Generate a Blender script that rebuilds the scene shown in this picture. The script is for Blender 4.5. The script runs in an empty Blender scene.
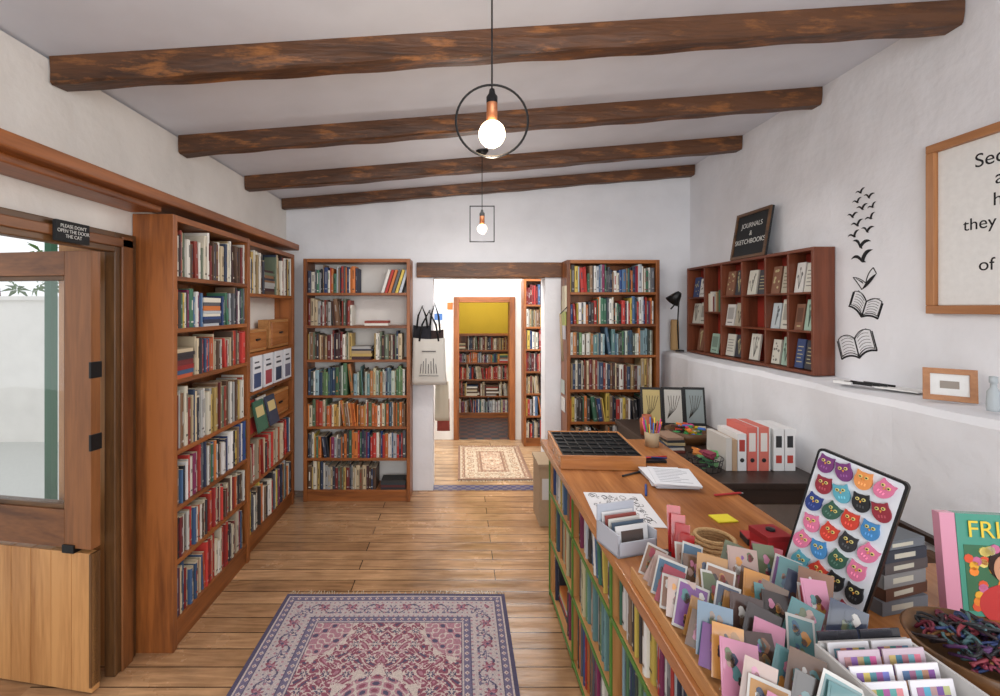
import bpy, bmesh, math, random
import numpy as np
from mathutils import Matrix, Vector
R = random.Random(7)

def c(r, g, b):
    def l(x):
        x /= 255.0
        return x/12.92 if x <= 0.04045 else ((x+0.055)/1.055)**2.4
    return (l(r), l(g), l(b))

# ------------------------------------------------------------------ materials
def newmat(name):
    m = bpy.data.materials.new(name); m.use_nodes = True
    nt = m.node_tree; b = nt.nodes["Principled BSDF"]
    return m, nt, b

def flat(name, col, rough=0.6, metal=0.0, bump=0.0, bscale=40):
    m, nt, b = newmat(name)
    n = nt.nodes.new("ShaderNodeTexNoise"); n.inputs["Scale"].default_value = bscale
    tc = nt.nodes.new("ShaderNodeTexCoord"); nt.links.new(tc.outputs["Object"], n.inputs["Vector"])
    mx = nt.nodes.new("ShaderNodeMixRGB"); mx.blend_type = 'MULTIPLY'; mx.inputs[0].default_value = 0.15
    mx.inputs[1].default_value = (*col, 1); nt.links.new(n.outputs["Fac"], mx.inputs[2])
    nt.links.new(mx.outputs[0], b.inputs["Base Color"])
    b.inputs["Roughness"].default_value = rough; b.inputs["Metallic"].default_value = metal
    if bump:
        bp = nt.nodes.new("ShaderNodeBump"); bp.inputs["Strength"].default_value = bump
        bp.inputs["Distance"].default_value = 0.01
        nt.links.new(n.outputs["Fac"], bp.inputs["Height"]); nt.links.new(bp.outputs[0], b.inputs["Normal"])
    return m

def vcol(name, rough=0.55, coat=0.0):
    m, nt, b = newmat(name)
    a = nt.nodes.new("ShaderNodeVertexColor"); a.layer_name = "Col"
    nt.links.new(a.outputs["Color"], b.inputs["Base Color"])
    b.inputs["Roughness"].default_value = rough
    if coat: b.inputs["Coat Weight"].default_value = coat
    return m

def wood(name, dark, light, axis, rough=0.4, scale=9.0, stretch=0.08, knots=0.35, patch=None):
    m, nt, b = newmat(name); N = nt.nodes; L = nt.links
    tc = N.new("ShaderNodeTexCoord"); mp = N.new("ShaderNodeMapping")
    s = [1.0, 1.0, 1.0]; s[axis] = stretch; mp.inputs["Scale"].default_value = s
    L.new(tc.outputs["Object"], mp.inputs["Vector"])
    n1 = N.new("ShaderNodeTexNoise"); n1.inputs["Scale"].default_value = scale; n1.inputs["Detail"].default_value = 6
    n1.inputs["Distortion"].default_value = 0.8
    L.new(mp.outputs[0], n1.inputs["Vector"])
    n2 = N.new("ShaderNodeTexNoise"); n2.inputs["Scale"].default_value = scale*9; n2.inputs["Detail"].default_value = 3
    L.new(mp.outputs[0], n2.inputs["Vector"])
    ad = N.new("ShaderNodeMath"); ad.operation = 'MULTIPLY_ADD'; ad.inputs[1].default_value = knots
    L.new(n2.outputs["Fac"], ad.inputs[0]); L.new(n1.outputs["Fac"], ad.inputs[2])
    cr = N.new("ShaderNodeValToRGB"); cr.color_ramp.elements[0].position = 0.45; cr.color_ramp.elements[1].position = 0.82
    cr.color_ramp.elements[0].color = (*dark, 1); cr.color_ramp.elements[1].color = (*light, 1)
    L.new(ad.outputs[0], cr.inputs[0])
    out = cr.outputs[0]
    if patch:
        n3 = N.new("ShaderNodeTexNoise"); n3.inputs["Scale"].default_value = 10; n3.inputs["Detail"].default_value = 10
        n3.inputs["Roughness"].default_value = 0.7
        mp3 = N.new("ShaderNodeMapping"); s3 = [2.0, 2.0, 2.0]; s3[axis] = 0.45; mp3.inputs["Scale"].default_value = s3
        L.new(tc.outputs["Object"], mp3.inputs["Vector"]); L.new(mp3.outputs[0], n3.inputs["Vector"])
        r3 = N.new("ShaderNodeValToRGB"); r3.color_ramp.elements[0].position = 0.52; r3.color_ramp.elements[1].position = 0.64
        r3.color_ramp.elements[0].color = (0, 0, 0, 1); r3.color_ramp.elements[1].color = (1, 1, 1, 1)
        L.new(n3.outputs["Fac"], r3.inputs[0])
        mx = N.new("ShaderNodeMixRGB"); L.new(r3.outputs[0], mx.inputs[0]); L.new(out, mx.inputs[1]); mx.inputs[2].default_value = (*patch, 1)
        out = mx.outputs[0]
    L.new(out, b.inputs["Base Color"]); b.inputs["Roughness"].default_value = rough
    bp = N.new("ShaderNodeBump"); bp.inputs["Strength"].default_value = 0.6 if patch else 0.25; bp.inputs["Distance"].default_value = 0.012 if patch else 0.004
    L.new(ad.outputs[0], bp.inputs["Height"]); L.new(bp.outputs[0], b.inputs["Normal"])
    return m

def plaster(name, col, bump=0.5):
    m, nt, b = newmat(name); N = nt.nodes; L = nt.links
    tc = N.new("ShaderNodeTexCoord")
    n = N.new("ShaderNodeTexNoise"); n.inputs["Scale"].default_value = 3.5; n.inputs["Detail"].default_value = 8
    L.new(tc.outputs["Object"], n.inputs["Vector"])
    cr = N.new("ShaderNodeValToRGB"); cr.color_ramp.elements[0].position = 0.3; cr.color_ramp.elements[1].position = 0.6
    cr.color_ramp.elements[0].color = (col[0]*.92, col[1]*.92, col[2]*.92, 1); cr.color_ramp.elements[1].color = (*col, 1)
    L.new(n.outputs["Fac"], cr.inputs[0]); L.new(cr.outputs[0], b.inputs["Base Color"])
    b.inputs["Roughness"].default_value = 0.75
    bp = N.new("ShaderNodeBump"); bp.inputs["Strength"].default_value = bump; bp.inputs["Distance"].default_value = 0.03
    L.new(n.outputs["Fac"], bp.inputs["Height"]); L.new(bp.outputs[0], b.inputs["Normal"])
    return m

def planks(name, c1, c2, roww=0.115):
    m, nt, b = newmat(name); N = nt.nodes; L = nt.links
    tc = N.new("ShaderNodeTexCoord")
    br = N.new("ShaderNodeTexBrick"); br.offset = 0.37; br.inputs["Scale"].default_value = 1.0
    br.inputs["Brick Width"].default_value = 2.3; br.inputs["Row Height"].default_value = roww
    br.inputs["Mortar Size"].default_value = 0.0034; br.inputs["Mortar Smooth"].default_value = 0.3
    br.inputs["Color1"].default_value = (*c1, 1); br.inputs["Color2"].default_value = (*c2, 1)
    br.inputs["Mortar"].default_value = (*c(58, 38, 26), 1)
    L.new(tc.outputs["Object"], br.inputs["Vector"])
    mp = N.new("ShaderNodeMapping"); mp.inputs["Scale"].default_value = (0.12, 1, 1); L.new(tc.outputs["Object"], mp.inputs["Vector"])
    n = N.new("ShaderNodeTexNoise"); n.inputs["Scale"].default_value = 28; n.inputs["Detail"].default_value = 6; n.inputs["Distortion"].default_value = 1.0
    L.new(mp.outputs[0], n.inputs["Vector"])
    n2 = N.new("ShaderNodeTexNoise"); n2.inputs["Scale"].default_value = 2.6; n2.inputs["Detail"].default_value = 7; n2.inputs["Roughness"].default_value = 0.6
    L.new(tc.outputs["Object"], n2.inputs["Vector"])
    r = N.new("ShaderNodeValToRGB"); r.color_ramp.elements[0].position = 0.3; r.color_ramp.elements[1].position = 0.7
    r.color_ramp.elements[0].color = (.5, .46, .43, 1); r.color_ramp.elements[1].color = (1.15, 1.15, 1.15, 1)
    L.new(n.outputs["Fac"], r.inputs[0])
    mx = N.new("ShaderNodeMixRGB"); mx.blend_type = 'MULTIPLY'; mx.inputs[0].default_value = 0.75
    L.new(br.outputs["Color"], mx.inputs[1]); L.new(r.outputs[0], mx.inputs[2])
    r2 = N.new("ShaderNodeValToRGB"); r2.color_ramp.elements[0].position = 0.36; r2.color_ramp.elements[1].position = 0.6
    r2.color_ramp.elements[0].color = (.62, .61, .6, 1); r2.color_ramp.elements[1].color = (1, 1, 1, 1)
    L.new(n2.outputs["Fac"], r2.inputs[0])
    mx2 = N.new("ShaderNodeMixRGB"); mx2.blend_type = 'MULTIPLY'; mx2.inputs[0].default_value = 0.8
    L.new(mx.outputs[0], mx2.inputs[1]); L.new(r2.outputs[0], mx2.inputs[2])
    L.new(mx2.outputs[0], b.inputs["Base Color"])
    rr = N.new("ShaderNodeMapRange"); rr.inputs["To Min"].default_value = 0.08; rr.inputs["To Max"].default_value = 0.4
    L.new(n2.outputs["Fac"], rr.inputs["Value"]); L.new(rr.outputs[0], b.inputs["Roughness"])
    sx = N.new("ShaderNodeSeparateXYZ"); L.new(tc.outputs["Object"], sx.inputs[0])
    mm = N.new("ShaderNodeMath"); mm.operation = 'MULTIPLY'; mm.inputs[1].default_value = 2*math.pi/roww; L.new(sx.outputs[1], mm.inputs[0])
    sn = N.new("ShaderNodeMath"); sn.operation = 'SINE'; L.new(mm.outputs[0], sn.inputs[0])
    a1 = N.new("ShaderNodeMath"); a1.operation = 'MULTIPLY_ADD'; a1.inputs[1].default_value = 0.5
    L.new(sn.outputs[0], a1.inputs[0]); L.new(n.outputs["Fac"], a1.inputs[2])
    bp = N.new("ShaderNodeBump"); bp.inputs["Strength"].default_value = 0.4; bp.inputs["Distance"].default_value = 0.004
    L.new(a1.outputs[0], bp.inputs["Height"]); L.new(bp.outputs[0], b.inputs["Normal"])
    return m

def tiles(name, c1, c2, s):
    m, nt, b = newmat(name); N = nt.nodes; L = nt.links
    tc = N.new("ShaderNodeTexCoord"); ch = N.new("ShaderNodeTexChecker"); ch.inputs["Scale"].default_value = s
    ch.inputs["Color1"].default_value = (*c1, 1); ch.inputs["Color2"].default_value = (*c2, 1)
    L.new(tc.outputs["Object"], ch.inputs["Vector"]); L.new(ch.outputs["Color"], b.inputs["Base Color"])
    b.inputs["Roughness"].default_value = 0.3
    return m

def emis(name, col, s):
    m, nt, b = newmat(name)
    b.inputs["Emission Color"].default_value = (*col, 1); b.inputs["Emission Strength"].default_value = s
    b.inputs["Base Color"].default_value = (*col, 1)
    return m

def glassmat(name):
    m = bpy.data.materials.new(name); m.use_nodes = True; nt = m.node_tree; nt.nodes.clear()
    o = nt.nodes.new("ShaderNodeOutputMaterial"); t = nt.nodes.new("ShaderNodeBsdfTransparent")
    g = nt.nodes.new("ShaderNodeBsdfGlossy"); g.inputs["Roughness"].default_value = 0.03
    mx = nt.nodes.new("ShaderNodeMixShader"); mx.inputs[0].default_value = 0.08
    nt.links.new(t.outputs[0], mx.inputs[1]); nt.links.new(g.outputs[0], mx.inputs[2]); nt.links.new(mx.outputs[0], o.inputs[0])
    return m

PAINT = vcol("painted_print", 0.6)
GLOSS = vcol("glossy_print", 0.2, 0.4)
CLOTH = vcol("woven_cloth", 0.95)
WALL = plaster("white_plaster", c(234, 235, 239), 0.7)
WALLW = plaster("warm_white_plaster", c(236, 232, 226), 0.7)
CEIL = plaster("ceiling_white", c(219, 222, 230), 0.1)
YEL = plaster("yellow_plaster", c(206, 176, 50), 0.2)
FLOOR = planks("pine_boards", c(206, 162, 120), c(174, 132, 94))
FLOOR2 = planks("pine_boards_pale", c(212, 178, 140), c(196, 160, 122))
BEAM = wood("old_beam_wood", c(48, 29, 18), c(96, 60, 34), 0, 0.5, 8, 0.12, 0.5, patch=c(142, 90, 46))
def w3(nm, d, l, **k): return [wood(nm+"_"+"xyz"[i], d, l, i, **k) for i in range(3)]
CASE = w3("bookcase_wood", c(90, 46, 20), c(162, 96, 46))
PINE = w3("pine_wood", c(158, 104, 56), c(204, 150, 94))
DOORW = w3("door_wood", c(92, 54, 28), c(142, 90, 50))
DARKF = w3("dark_frame_wood", c(70, 46, 26), c(116, 80, 46))
COUNT = w3("counter_wood", c(138, 82, 40), c(190, 126, 72), rough=0.25)
REDW = w3("red_stained_wood", c(78, 38, 22), c(124, 66, 42))
LIGHTF = w3("light_frame_wood", c(152, 98, 58), c(186, 130, 82))
DKT = w3("dark_table_wood", c(38, 28, 24), c(62, 46, 38))
BLACK = flat("black_metal", c(22, 22, 24), 0.4, 0.3)
CHALK = flat("chalkboard", c(34, 36, 38), 0.85)
COPPER = flat("copper", c(200, 130, 90), 0.35, 0.7)
GREEN = flat("green_paint", c(86, 130, 48), 0.5)
DGREEN = flat("dark_green_paint", c(40, 96, 66), 0.5)
LEAF = flat("foliage_green", c(96, 124, 70), 0.9, 0, 0.6, 20)
WHITE = flat("white_paper", c(238, 238, 236), 0.7)
INK = flat("black_ink", c(20, 20, 24), 0.8)
REDP = flat("cubby_red_paint", c(150, 44, 30), 0.6)
STONE = flat("brown_stone", c(104, 78, 62), 0.9, 0, 0.8, 8)
ROPE = flat("rope_fibre", c(196, 160, 112), 0.9, 0, 0.6, 120)
CARDB = flat("cardboard", c(176, 152, 124), 0.85)
BULB = emis("bulb_glow", (1.0, 0.80, 0.55), 7)
GLASS = glassmat("window_glass")
TILE = tiles("blue_tiles", c(44, 54, 104), c(120, 112, 116), 24)
TILE3 = tiles("dark_tiles", c(40, 56, 66), c(100, 70, 62), 10)
GROUND = flat("outside_paving", c(205, 205, 200), 0.9)
CHAIRC = flat("chalk_white", c(220, 220, 215), 0.9)
GOLD = flat("yellow_ink", c(238, 208, 70), 0.6)

# ------------------------------------------------------------------ mesh builder
class M:
    def __init__(s): s.v = []; s.f = []; s.mi = []; s.c = []; s.sm = []; s.mats = []
    def add(s, vs, fs, mat, col=(1, 1, 1), T=None, smooth=False, cols=None):
        if mat not in s.mats: s.mats.append(mat)
        k = s.mats.index(mat); o = len(s.v)
        for p in vs:
            s.v.append(tuple(T @ Vector(p)) if T is not None else tuple(p))
        for i, f in enumerate(fs):
            s.f.append(tuple(o+j for j in f)); s.mi.append(k); s.sm.append(smooth)
            s.c.append(cols[i] if cols else col)
    def box(s, x0, y0, z0, x1, y1, z1, mat, col=(1, 1, 1), T=None, cols=None):
        vs = [(x0,y0,z0),(x1,y0,z0),(x1,y1,z0),(x0,y1,z0),(x0,y0,z1),(x1,y0,z1),(x1,y1,z1),(x0,y1,z1)]
        s.add(vs, [(0,3,2,1),(4,5,6,7),(0,1,5,4),(1,2,6,5),(2,3,7,6),(3,0,4,7)], mat, col, T, False, cols)
    def prism(s, pts, h, mat, col=(1, 1, 1), T=None):
        n = len(pts)
        vs = [(p[0], p[1], 0) for p in pts]+[(p[0], p[1], h) for p in pts]
        fs = [tuple(range(n-1, -1, -1)), tuple(range(n, 2*n))]+[(i, (i+1) % n, n+(i+1) % n, n+i) for i in range(n)]
        s.add(vs, fs, mat, col, T)
    def lathe(s, prof, mat, col=(1, 1, 1), T=None, n=20, smooth=True):
        vs = []; fs = []
        for r, z in prof:
            for i in range(n):
                a = 2*math.pi*i/n; vs.append((max(r, 1e-4)*math.cos(a), max(r, 1e-4)*math.sin(a), z))
        for k in range(len(prof)-1):
            for i in range(n):
                j = (i+1) % n; fs.append((k*n+i, k*n+j, (k+1)*n+j, (k+1)*n+i))
        s.add(vs, fs, mat, col, T, smooth)
    def ball(s, r, mat, col=(1, 1, 1), T=None, n=16):
        s.lathe([(r*math.sin(math.pi*k/10), -r*math.cos(math.pi*k/10)) for k in range(11)], mat, col, T, n)
    def tube(s, pts, r, mat, col=(1, 1, 1), T=None, n=8, closed=False):
        pts = [Vector(p) for p in pts]; N = len(pts); vs = []; fs = []
        prev = None
        for i, p in enumerate(pts):
            if closed: t = pts[(i+1) % N]-pts[i-1]
            else: t = pts[min(i+1, N-1)]-pts[max(i-1, 0)]
            t.normalize()
            if prev is None:
                a = Vector((0, 0, 1)) if abs(t.z) < 0.9 else Vector((1, 0, 0))
                u = t.cross(a).normalized()
            else: u = (prev-t*prev.dot(t)).normalized()
            prev = u; w = t.cross(u)
            for k in range(n):
                an = 2*math.pi*k/n; q = p+(u*math.cos(an)+w*math.sin(an))*r; vs.append(tuple(q))
        M_ = N if closed else N-1
        for i in range(M_):
            for k in range(n):
                j = (i+1) % N; l = (k+1) % n
                fs.append((i*n+k, i*n+l, j*n+l, j*n+k))
        if not closed: fs += [tuple(range(n)), tuple(range((N-1)*n, N*n))]
        s.add(vs, fs, mat, col, T, True)
    def build(s, name, parent=None, bevel=0, recalc=True):
        V = np.array(s.v, dtype=float); ctr = (V.min(0)+V.max(0))/2; ctr[2] = V[:, 2].min()
        me = bpy.data.meshes.new(name); me.from_pydata([tuple(p) for p in (V-ctr)], [], s.f)
        for m in s.mats: me.materials.append(m)
        me.polygons.foreach_set("material_index", s.mi); me.polygons.foreach_set("use_smooth", s.sm)
        ca = me.color_attributes.new("Col", 'FLOAT_COLOR', 'CORNER')
        arr = []
        for f, cc in zip(s.f, s.c): arr += [cc[0], cc[1], cc[2], 1.0]*len(f)
        ca.data.foreach_set("color", arr)
        if recalc:
            bm = bmesh.new(); bm.from_mesh(me); bmesh.ops.recalc_face_normals(bm, faces=bm.faces); bm.to_mesh(me); bm.free()
        me.update()
        o = bpy.data.objects.new(name, me); bpy.context.collection.objects.link(o)
        loc = Vector(ctr); o["wl"] = list(ctr)
        if parent:
            o.parent = parent; loc = loc-Vector(parent["wl"])
        o.location = loc
        if bevel:
            b = o.modifiers.new("Bevel", 'BEVEL'); b.width = bevel; b.segments = 2; b.limit_method = 'ANGLE'
        return o

def frame(org, X, Y, Z=None):
    X = Vector(X).normalized(); Y = Vector(Y).normalized(); Z = X.cross(Y).normalized() if Z is None else Vector(Z)
    m = Matrix((X, Y, Z)).transposed().to_4x4(); m.translation = Vector(org); return m
def TR(x, y, z, rz=0, rx=0, ry=0):
    return Matrix.Translation((x, y, z)) @ Matrix.Rotation(rz, 4, 'Z') @ Matrix.Rotation(ry, 4, 'Y') @ Matrix.Rotation(rx, 4, 'X')

def text(name, body, org, X, Y, size, mat, parent=None, align='CENTER', sp=1.0):
    cu = bpy.data.curves.new(name, 'FONT'); cu.body = body; cu.size = size; cu.align_x = align
    cu.align_y = 'CENTER'; cu.extrude = 0.0004; cu.space_line = sp
    cu.materials.append(mat)
    o = bpy.data.objects.new(name, cu); bpy.context.collection.objects.link(o)
    m = frame(org, X, Y)
    if parent:
        o.parent = parent; m = Matrix.Translation(-Vector(parent["wl"])) @ m
    o.matrix_basis = m
    return o

# ------------------------------------------------------------------ room shell
XL, XR, YB = -1.57, 2.08, 4.25
def cz(x): return 2.61+(x+1.57)*0.0849
m = M(); m.box(-1.87, -2.0, -0.1, 2.3, YB, 0, FLOOR); m.build("floor")
m = M()
m.box(-1.87, -2, 0, XL, 0.95, 2.6, WALLW); m.box(-1.87, 2.2, 0, XL, YB+0.25, 2.6, WALLW)
m.box(-1.87, 0.95, 1.98, XL, 2.2, 2.6, WALLW); m.build("wall_left")
m = M(); m.box(XR, -2, 0, 2.3, YB+0.25, cz(2.2), WALL); m.build("wall_right")
m = M()
n = 60; vs = []; fs = []
for i in range(n+1):
    y = -1.0+(YB+1.0)*i/n
    w = 0.008*math.sin(y*5)+0.006*math.sin(y*13+1)
    vs += [(1.80+w*0.6, y, 0), (1.815+w, y, 1.235), (1.835+w, y, 1.262+w*0.4), (2.079, y, 1.272), (2.079, y, 0)]
for i in range(n):
    for k in range(5):
        l = (k+1) % 5; fs.append((i*5+k, i*5+l, (i+1)*5+l, (i+1)*5+k))
fs += [(0, 1, 2, 3, 4), tuple(n*5+k for k in range(5))]
m.add(vs, fs, WALL, smooth=False); m.build("wall_right_ledge")
m = M()
def wpoly(m, pts, y0, y1, mat):
    m.prism(pts, y1-y0, mat, T=frame((0, y1, 0), (1, 0, 0), (0, 0, 1)))
wpoly(m, [(XL, 0), (-0.244, 0), (-0.244, cz(-.244)), (XL, cz(XL))], YB, YB+0.22, WALL)
wpoly(m, [(0.77, 0), (XR, 0), (XR, cz(XR)), (0.77, cz(.77))], YB, YB+0.22, WALL)
wpoly(m, [(-0.244, 2.05), (0.77, 2.05), (0.77, cz(.77)), (-0.244, cz(-.244))], YB, YB+0.22, WALL)
m.build("wall_back")
m = M()
m.box(-0.39, YB-0.035, 1.925, 0.92, YB+0.22, 2.06, BEAM); m.build("trim_lintel", bevel=0.006)
m = M(); m.prism([(-1.87, cz(-1.87)), (2.3, cz(2.3)), (2.3, cz(2.3)+.1), (-1.87, cz(-1.87)+.1)], 2+YB+0.2, CEIL,
                 T=frame((0, YB+0.2, 0), (1, 0, 0), (0, 0, 1))); m.build("ceiling")
def beam(yl, yr, h=0.1, w=0.095, seed=0):
    m = M(); n = 80; vs = []; fs = []; rr = random.Random(seed)
    ph = [rr.uniform(0, 6) for _ in range(8)]
    x0, x1 = XL+0.005, XR-0.005
    for i in range(n+1):
        t = i/n; x = x0+(x1-x0)*t; y = yl+(yr-yl)*t; top = cz(x)-0.001
        d = [0.003*math.sin(t*17+ph[k])+0.002*math.sin(t*61+ph[k+4]) for k in range(4)]
        vs += [(x, y, top), (x, y+0.002+d[0], top-h*0.5), (x, y+0.006+d[1], top-h+.008+d[2]), (x, y+.014, top-h+d[2]), (x, y+w-0.008+d[3], top-h+d[0]), (x, y+w, top-h*.5), (x, y+w, top)]
    for i in range(n):
        for k in range(7):
            l = (k+1) % 7; fs.append((i*7+k, i*7+l, (i+1)*7+l, (i+1)*7+k))
    fs += [tuple(range(7)), tuple(n*7+k for k in range(7))]
    m.add(vs, fs, BEAM); return m.build("ceiling_beam")
beam(1.79, 1.93, 0.10, 0.09, 1); beam(2.61, 2.69, 0.098, 0.09, 2); beam(3.41, 3.45, 0.10, 0.09, 3); beam(4.12, 4.15, 0.09, 0.08, 4)

m = M(); m.box(-1.57, YB, -0.1, 2.3, 5.9, -0.001, FLOOR2); m.build("floor_middle_room")
m = M(); m.box(-0.244, YB-0.0, -0.02, 0.77, YB+0.12, 0.004, TILE); m.build("trim_threshold_tiles")
m = M(); m.box(-1.5, YB+.22, 2.45, 2.3, 7.7, 2.55, CEIL); m.build("ceiling_middle_room")
m = M(); m.box(-1.6, YB+.22, 0, -1.5, 7.6, 2.5, WALL); m.build("wall_middle_left")
m = M(); m.box(1.35, YB+.22, 0, 1.45, 7.6, 2.5, WALL); m.build("wall_middle_right")
m = M(); wpoly(m, [(-1.5, 0), (-0.02, 0), (-0.02, 2.45), (-1.5, 2.45)], 5.9, 6.08, WALLW)
wpoly(m, [(0.63, 0), (1.35, 0), (1.35, 2.45), (0.63, 2.45)], 5.9, 6.08, WALLW)
wpoly(m, [(-0.02, 1.74), (0.63, 1.74), (0.63, 2.45), (-0.02, 2.45)], 5.9, 6.08, WALLW); m.build("wall_middle_back")
m = M(); m.box(-0.08, 5.87, 0, -0.01, 6.1, 1.79, CASE[2]); m.box(0.62, 5.87, 0, 0.69, 6.1, 1.79, CASE[2]); m.box(-0.01, 5.87, 1.72, 0.62, 6.1, 1.79, CASE[0])
m.build("trim_inner_door_frame", bevel=0.004)
m = M(); m.box(-1.5, 5.9, -0.1, 2.3, 7.7, -0.001, TILE3); m.build("floor_far_room")
m = M(); m.box(-1.5, 7.5, 0, 1.4, 7.6, 2.5, YEL); m.build("wall_far_back")

# ------------------------------------------------------------------ bookcases and books
def bookcase(name, T, W, H, D, zs, wd, along, back=None, sidet=0.03):
    m = M(); a = along
    m.box(0, 0, 0, sidet, D, H, wd[2], T=T); m.box(W-sidet, 0, 0, W, D, H, wd[2], T=T)
    for z in zs: m.box(sidet, 0.004, z-0.022, W-sidet, D-0.008, z, wd[a], T=T)
    m.box(sidet, 0.002, H-0.03, W-sidet, D-0.008, H, wd[a], T=T)
    m.box(sidet, D-0.008, 0, W-sidet, D, H, back or wd[2], T=T)
    m.box(sidet, 0.012, 0, W-sidet, 0.03, zs[0]-0.022, wd[a], T=T)
    return m.build(name, bevel=0.002)

PAL = {
 'old': [(200,182,150),(216,208,188),(222,218,208),(146,60,48),(112,40,38),(90,66,50),(56,58,70),(172,148,108),(50,64,90),(228,224,214),(188,160,94),(104,116,96),(66,40,42),(168,168,166),(132,98,70)],
 'red': [(170,50,40),(142,38,38),(200,184,154),(220,216,206),(50,46,52),(192,92,54),(60,88,124),(214,202,178),(112,40,42),(92,72,58),(174,162,140),(196,60,52)],
 'mix': [(44,70,122),(220,218,212),(34,36,44),(176,54,48),(76,110,148),(200,116,58),(222,218,204),(90,92,98),(64,112,88),(206,180,84),(128,46,84),(184,190,196),(46,52,74),(138,112,88),(66,60,58),(230,226,222)],
 'green': [(72,108,76),(106,138,94),(66,92,112),(182,192,180),(104,142,142),(60,68,62),(190,182,146),(138,166,174),(46,64,92),(214,214,206),(98,84,68),(180,120,70)],
 'penguin': [(206,116,52),(208,128,64),(220,212,198),(186,98,50),(86,108,80),(206,162,86),(176,66,46),(122,88,62),(210,200,172),(60,90,110)],
}
def fill(m, T, x0, x1, z, hmax, D, pal, rng, frac=1.0, hlo=0.74, lean=0.05):
    x = x0; pal = [c(*p) for p in PAL[pal]]; end = x0+(x1-x0)*frac
    ang = 0; hc = rng.uniform(hlo, .95)
    while x < end-0.006:
        w = rng.choice([0.009, 0.013, 0.017, 0.02, 0.024, 0.03, 0.012])*rng.uniform(0.9, 1.15)
        if rng.random() < .22: hc = rng.uniform(hlo, .95)
        h = hmax*min(.97, hc+rng.uniform(-.07, .06))
        base = rng.choice(pal); k = rng.uniform(0.7, 1.08); col = tuple(min(0.8, q*k) for q in base)
        d = rng.uniform(0.7, 0.92)*(D-0.04); f = rng.uniform(0.006, 0.026)
        if rng.random() < lean*0.3 and end-x > 0.3 and hmax > 0.15:
            zz = z
            for _ in range(rng.randint(5, 9)):
                t = rng.uniform(0.014, 0.028)
                if zz+t > z+hmax*0.9: break
                cc = rng.choice(pal); l = rng.uniform(0.15, 0.19)
                m.box(x, f, zz, x+l, f+d, zz+t-0.001, PAINT, cc, T=T); zz += t
            x += 0.195; continue
        if ang == 0 and rng.random() < lean:
            ang = rng.uniform(0.06, 0.16); x += h*math.sin(ang)
        elif ang and rng.random() < 0.35: ang = 0
        if x+w > x1: break
        L = T @ Matrix.Translation((x, f, z)) @ Matrix.Rotation(-ang, 4, 'Y') if ang else T @ Matrix.Translation((x, f, z))
        pg = c(196, 182, 156)
        vs = [(0, 0.004, 0), (w*0.3, 0, 0), (w*0.7, 0, 0), (w, 0.004, 0), (w, d, 0), (0, d, 0)]
        vs += [(a, b, h) for a, b, _ in vs]
        fs = [(5,4,3,2,1,0), (6,7,8,9,10,11)]+[(i, (i+1) % 6, 6+(i+1) % 6, 6+i) for i in range(6)]
        cols = [col, pg, col, col, col, col, col, col]
        m.add(vs, fs, PAINT, col, L, False, cols)
        lum = sum(col)/3
        tc = tuple(q*.6+.25 for q in col) if lum < 0.25 else tuple(q*.22 for q in col)
        if rng.random() < 0.3: tc = tuple(q*.9 for q in rng.choice(pal))
        if w > 0.012:
            a, b2 = sorted((rng.uniform(0.35, 0.6), rng.uniform(0.65, 0.9)))
            m.add([(w*.36, -0.0006, h*a), (w*.64, -0.0006, h*a), (w*.64, -0.0006, h*b2), (w*.36, -0.0006, h*b2)], [(0,1,2,3)], PAINT, tc, L)
            q = rng.uniform(0.06, 0.16)
            m.add([(w*.2, -0.0006, h*q), (w*.8, -0.0006, h*q), (w*.8, -0.0006, h*(q+.04)), (w*.2, -0.0006, h*(q+.04))], [(0,1,2,3)], PAINT, tc, L)
        x += w/max(math.cos(ang), .8)+0.0005

def fillcase(par, T, W, D, zs, H, pals, rng, fr=None, hlo=0.72, st=0.032, lean=0.035):
    m = M()
    for i, z in enumerate(zs):
        top = (zs[i+1]-0.022) if i+1 < len(zs) else H-0.03
        f = fr[i] if fr else 1.0
        if f > 0: fill(m, T, st, W-st-0.002, z, top-z, D, pals[i % len(pals)], rng, f, hlo, lean)
    return m.build("books", par, recalc=False)

TA = frame((-1.37, 2.245, 0), (0, 1, 0), (-1, 0, 0))
zA = [0.13, 0.42, 0.68, 0.955, 1.30, 1.55, 1.805]
p = bookcase("tall_bookcase", TA, 0.825, 2.1, 0.195, zA, CASE, 1, sidet=0.035)
fillcase(p, TA, 0.825, 0.195, zA, 2.1, ['red', 'red', 'mix', 'old', 'red', 'mix', 'old'], R, hlo=0.68)
TB = frame((-1.40, 3.075, 0), (0, 1, 0), (-1, 0, 0))
zB = [0.12, 0.46, 0.80, 1.08, 1.34, 1.75]
p = bookcase("tall_bookcase", TB, 0.90, 2.1, 0.165, zB, CASE, 1, back=WALLW)
fillcase(p, TB, 0.90, 0.165, zB, 2.1, ['mix', 'red', 'mix', 'old', 'old', 'old'], R, fr=[1, 1, 0, 0, 0, 1])
m = M()
for (a0, a1, z0, z1) in [(0.05, 0.40, 1.345, 1.50), (0.46, 0.84, 1.345, 1.56), (0.44, 0.84, 0.805, 1.0)]:
    m.box(a0, 0.03, z0, a1, 0.12, z1, PINE[1], T=TB)
    m.box(a0+.02, 0.022, z0+.02, a1-.02, 0.03, z1-.02, COUNT[1], T=TB)
    m.box((a0+a1)/2-.03, 0.01, (z0+z1)/2, (a0+a1)/2+.03, 0.022, (z0+z1)/2+.012, BLACK, T=TB)
m.build("wooden_drawer_box", p, bevel=0.002)
m = M()
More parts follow.
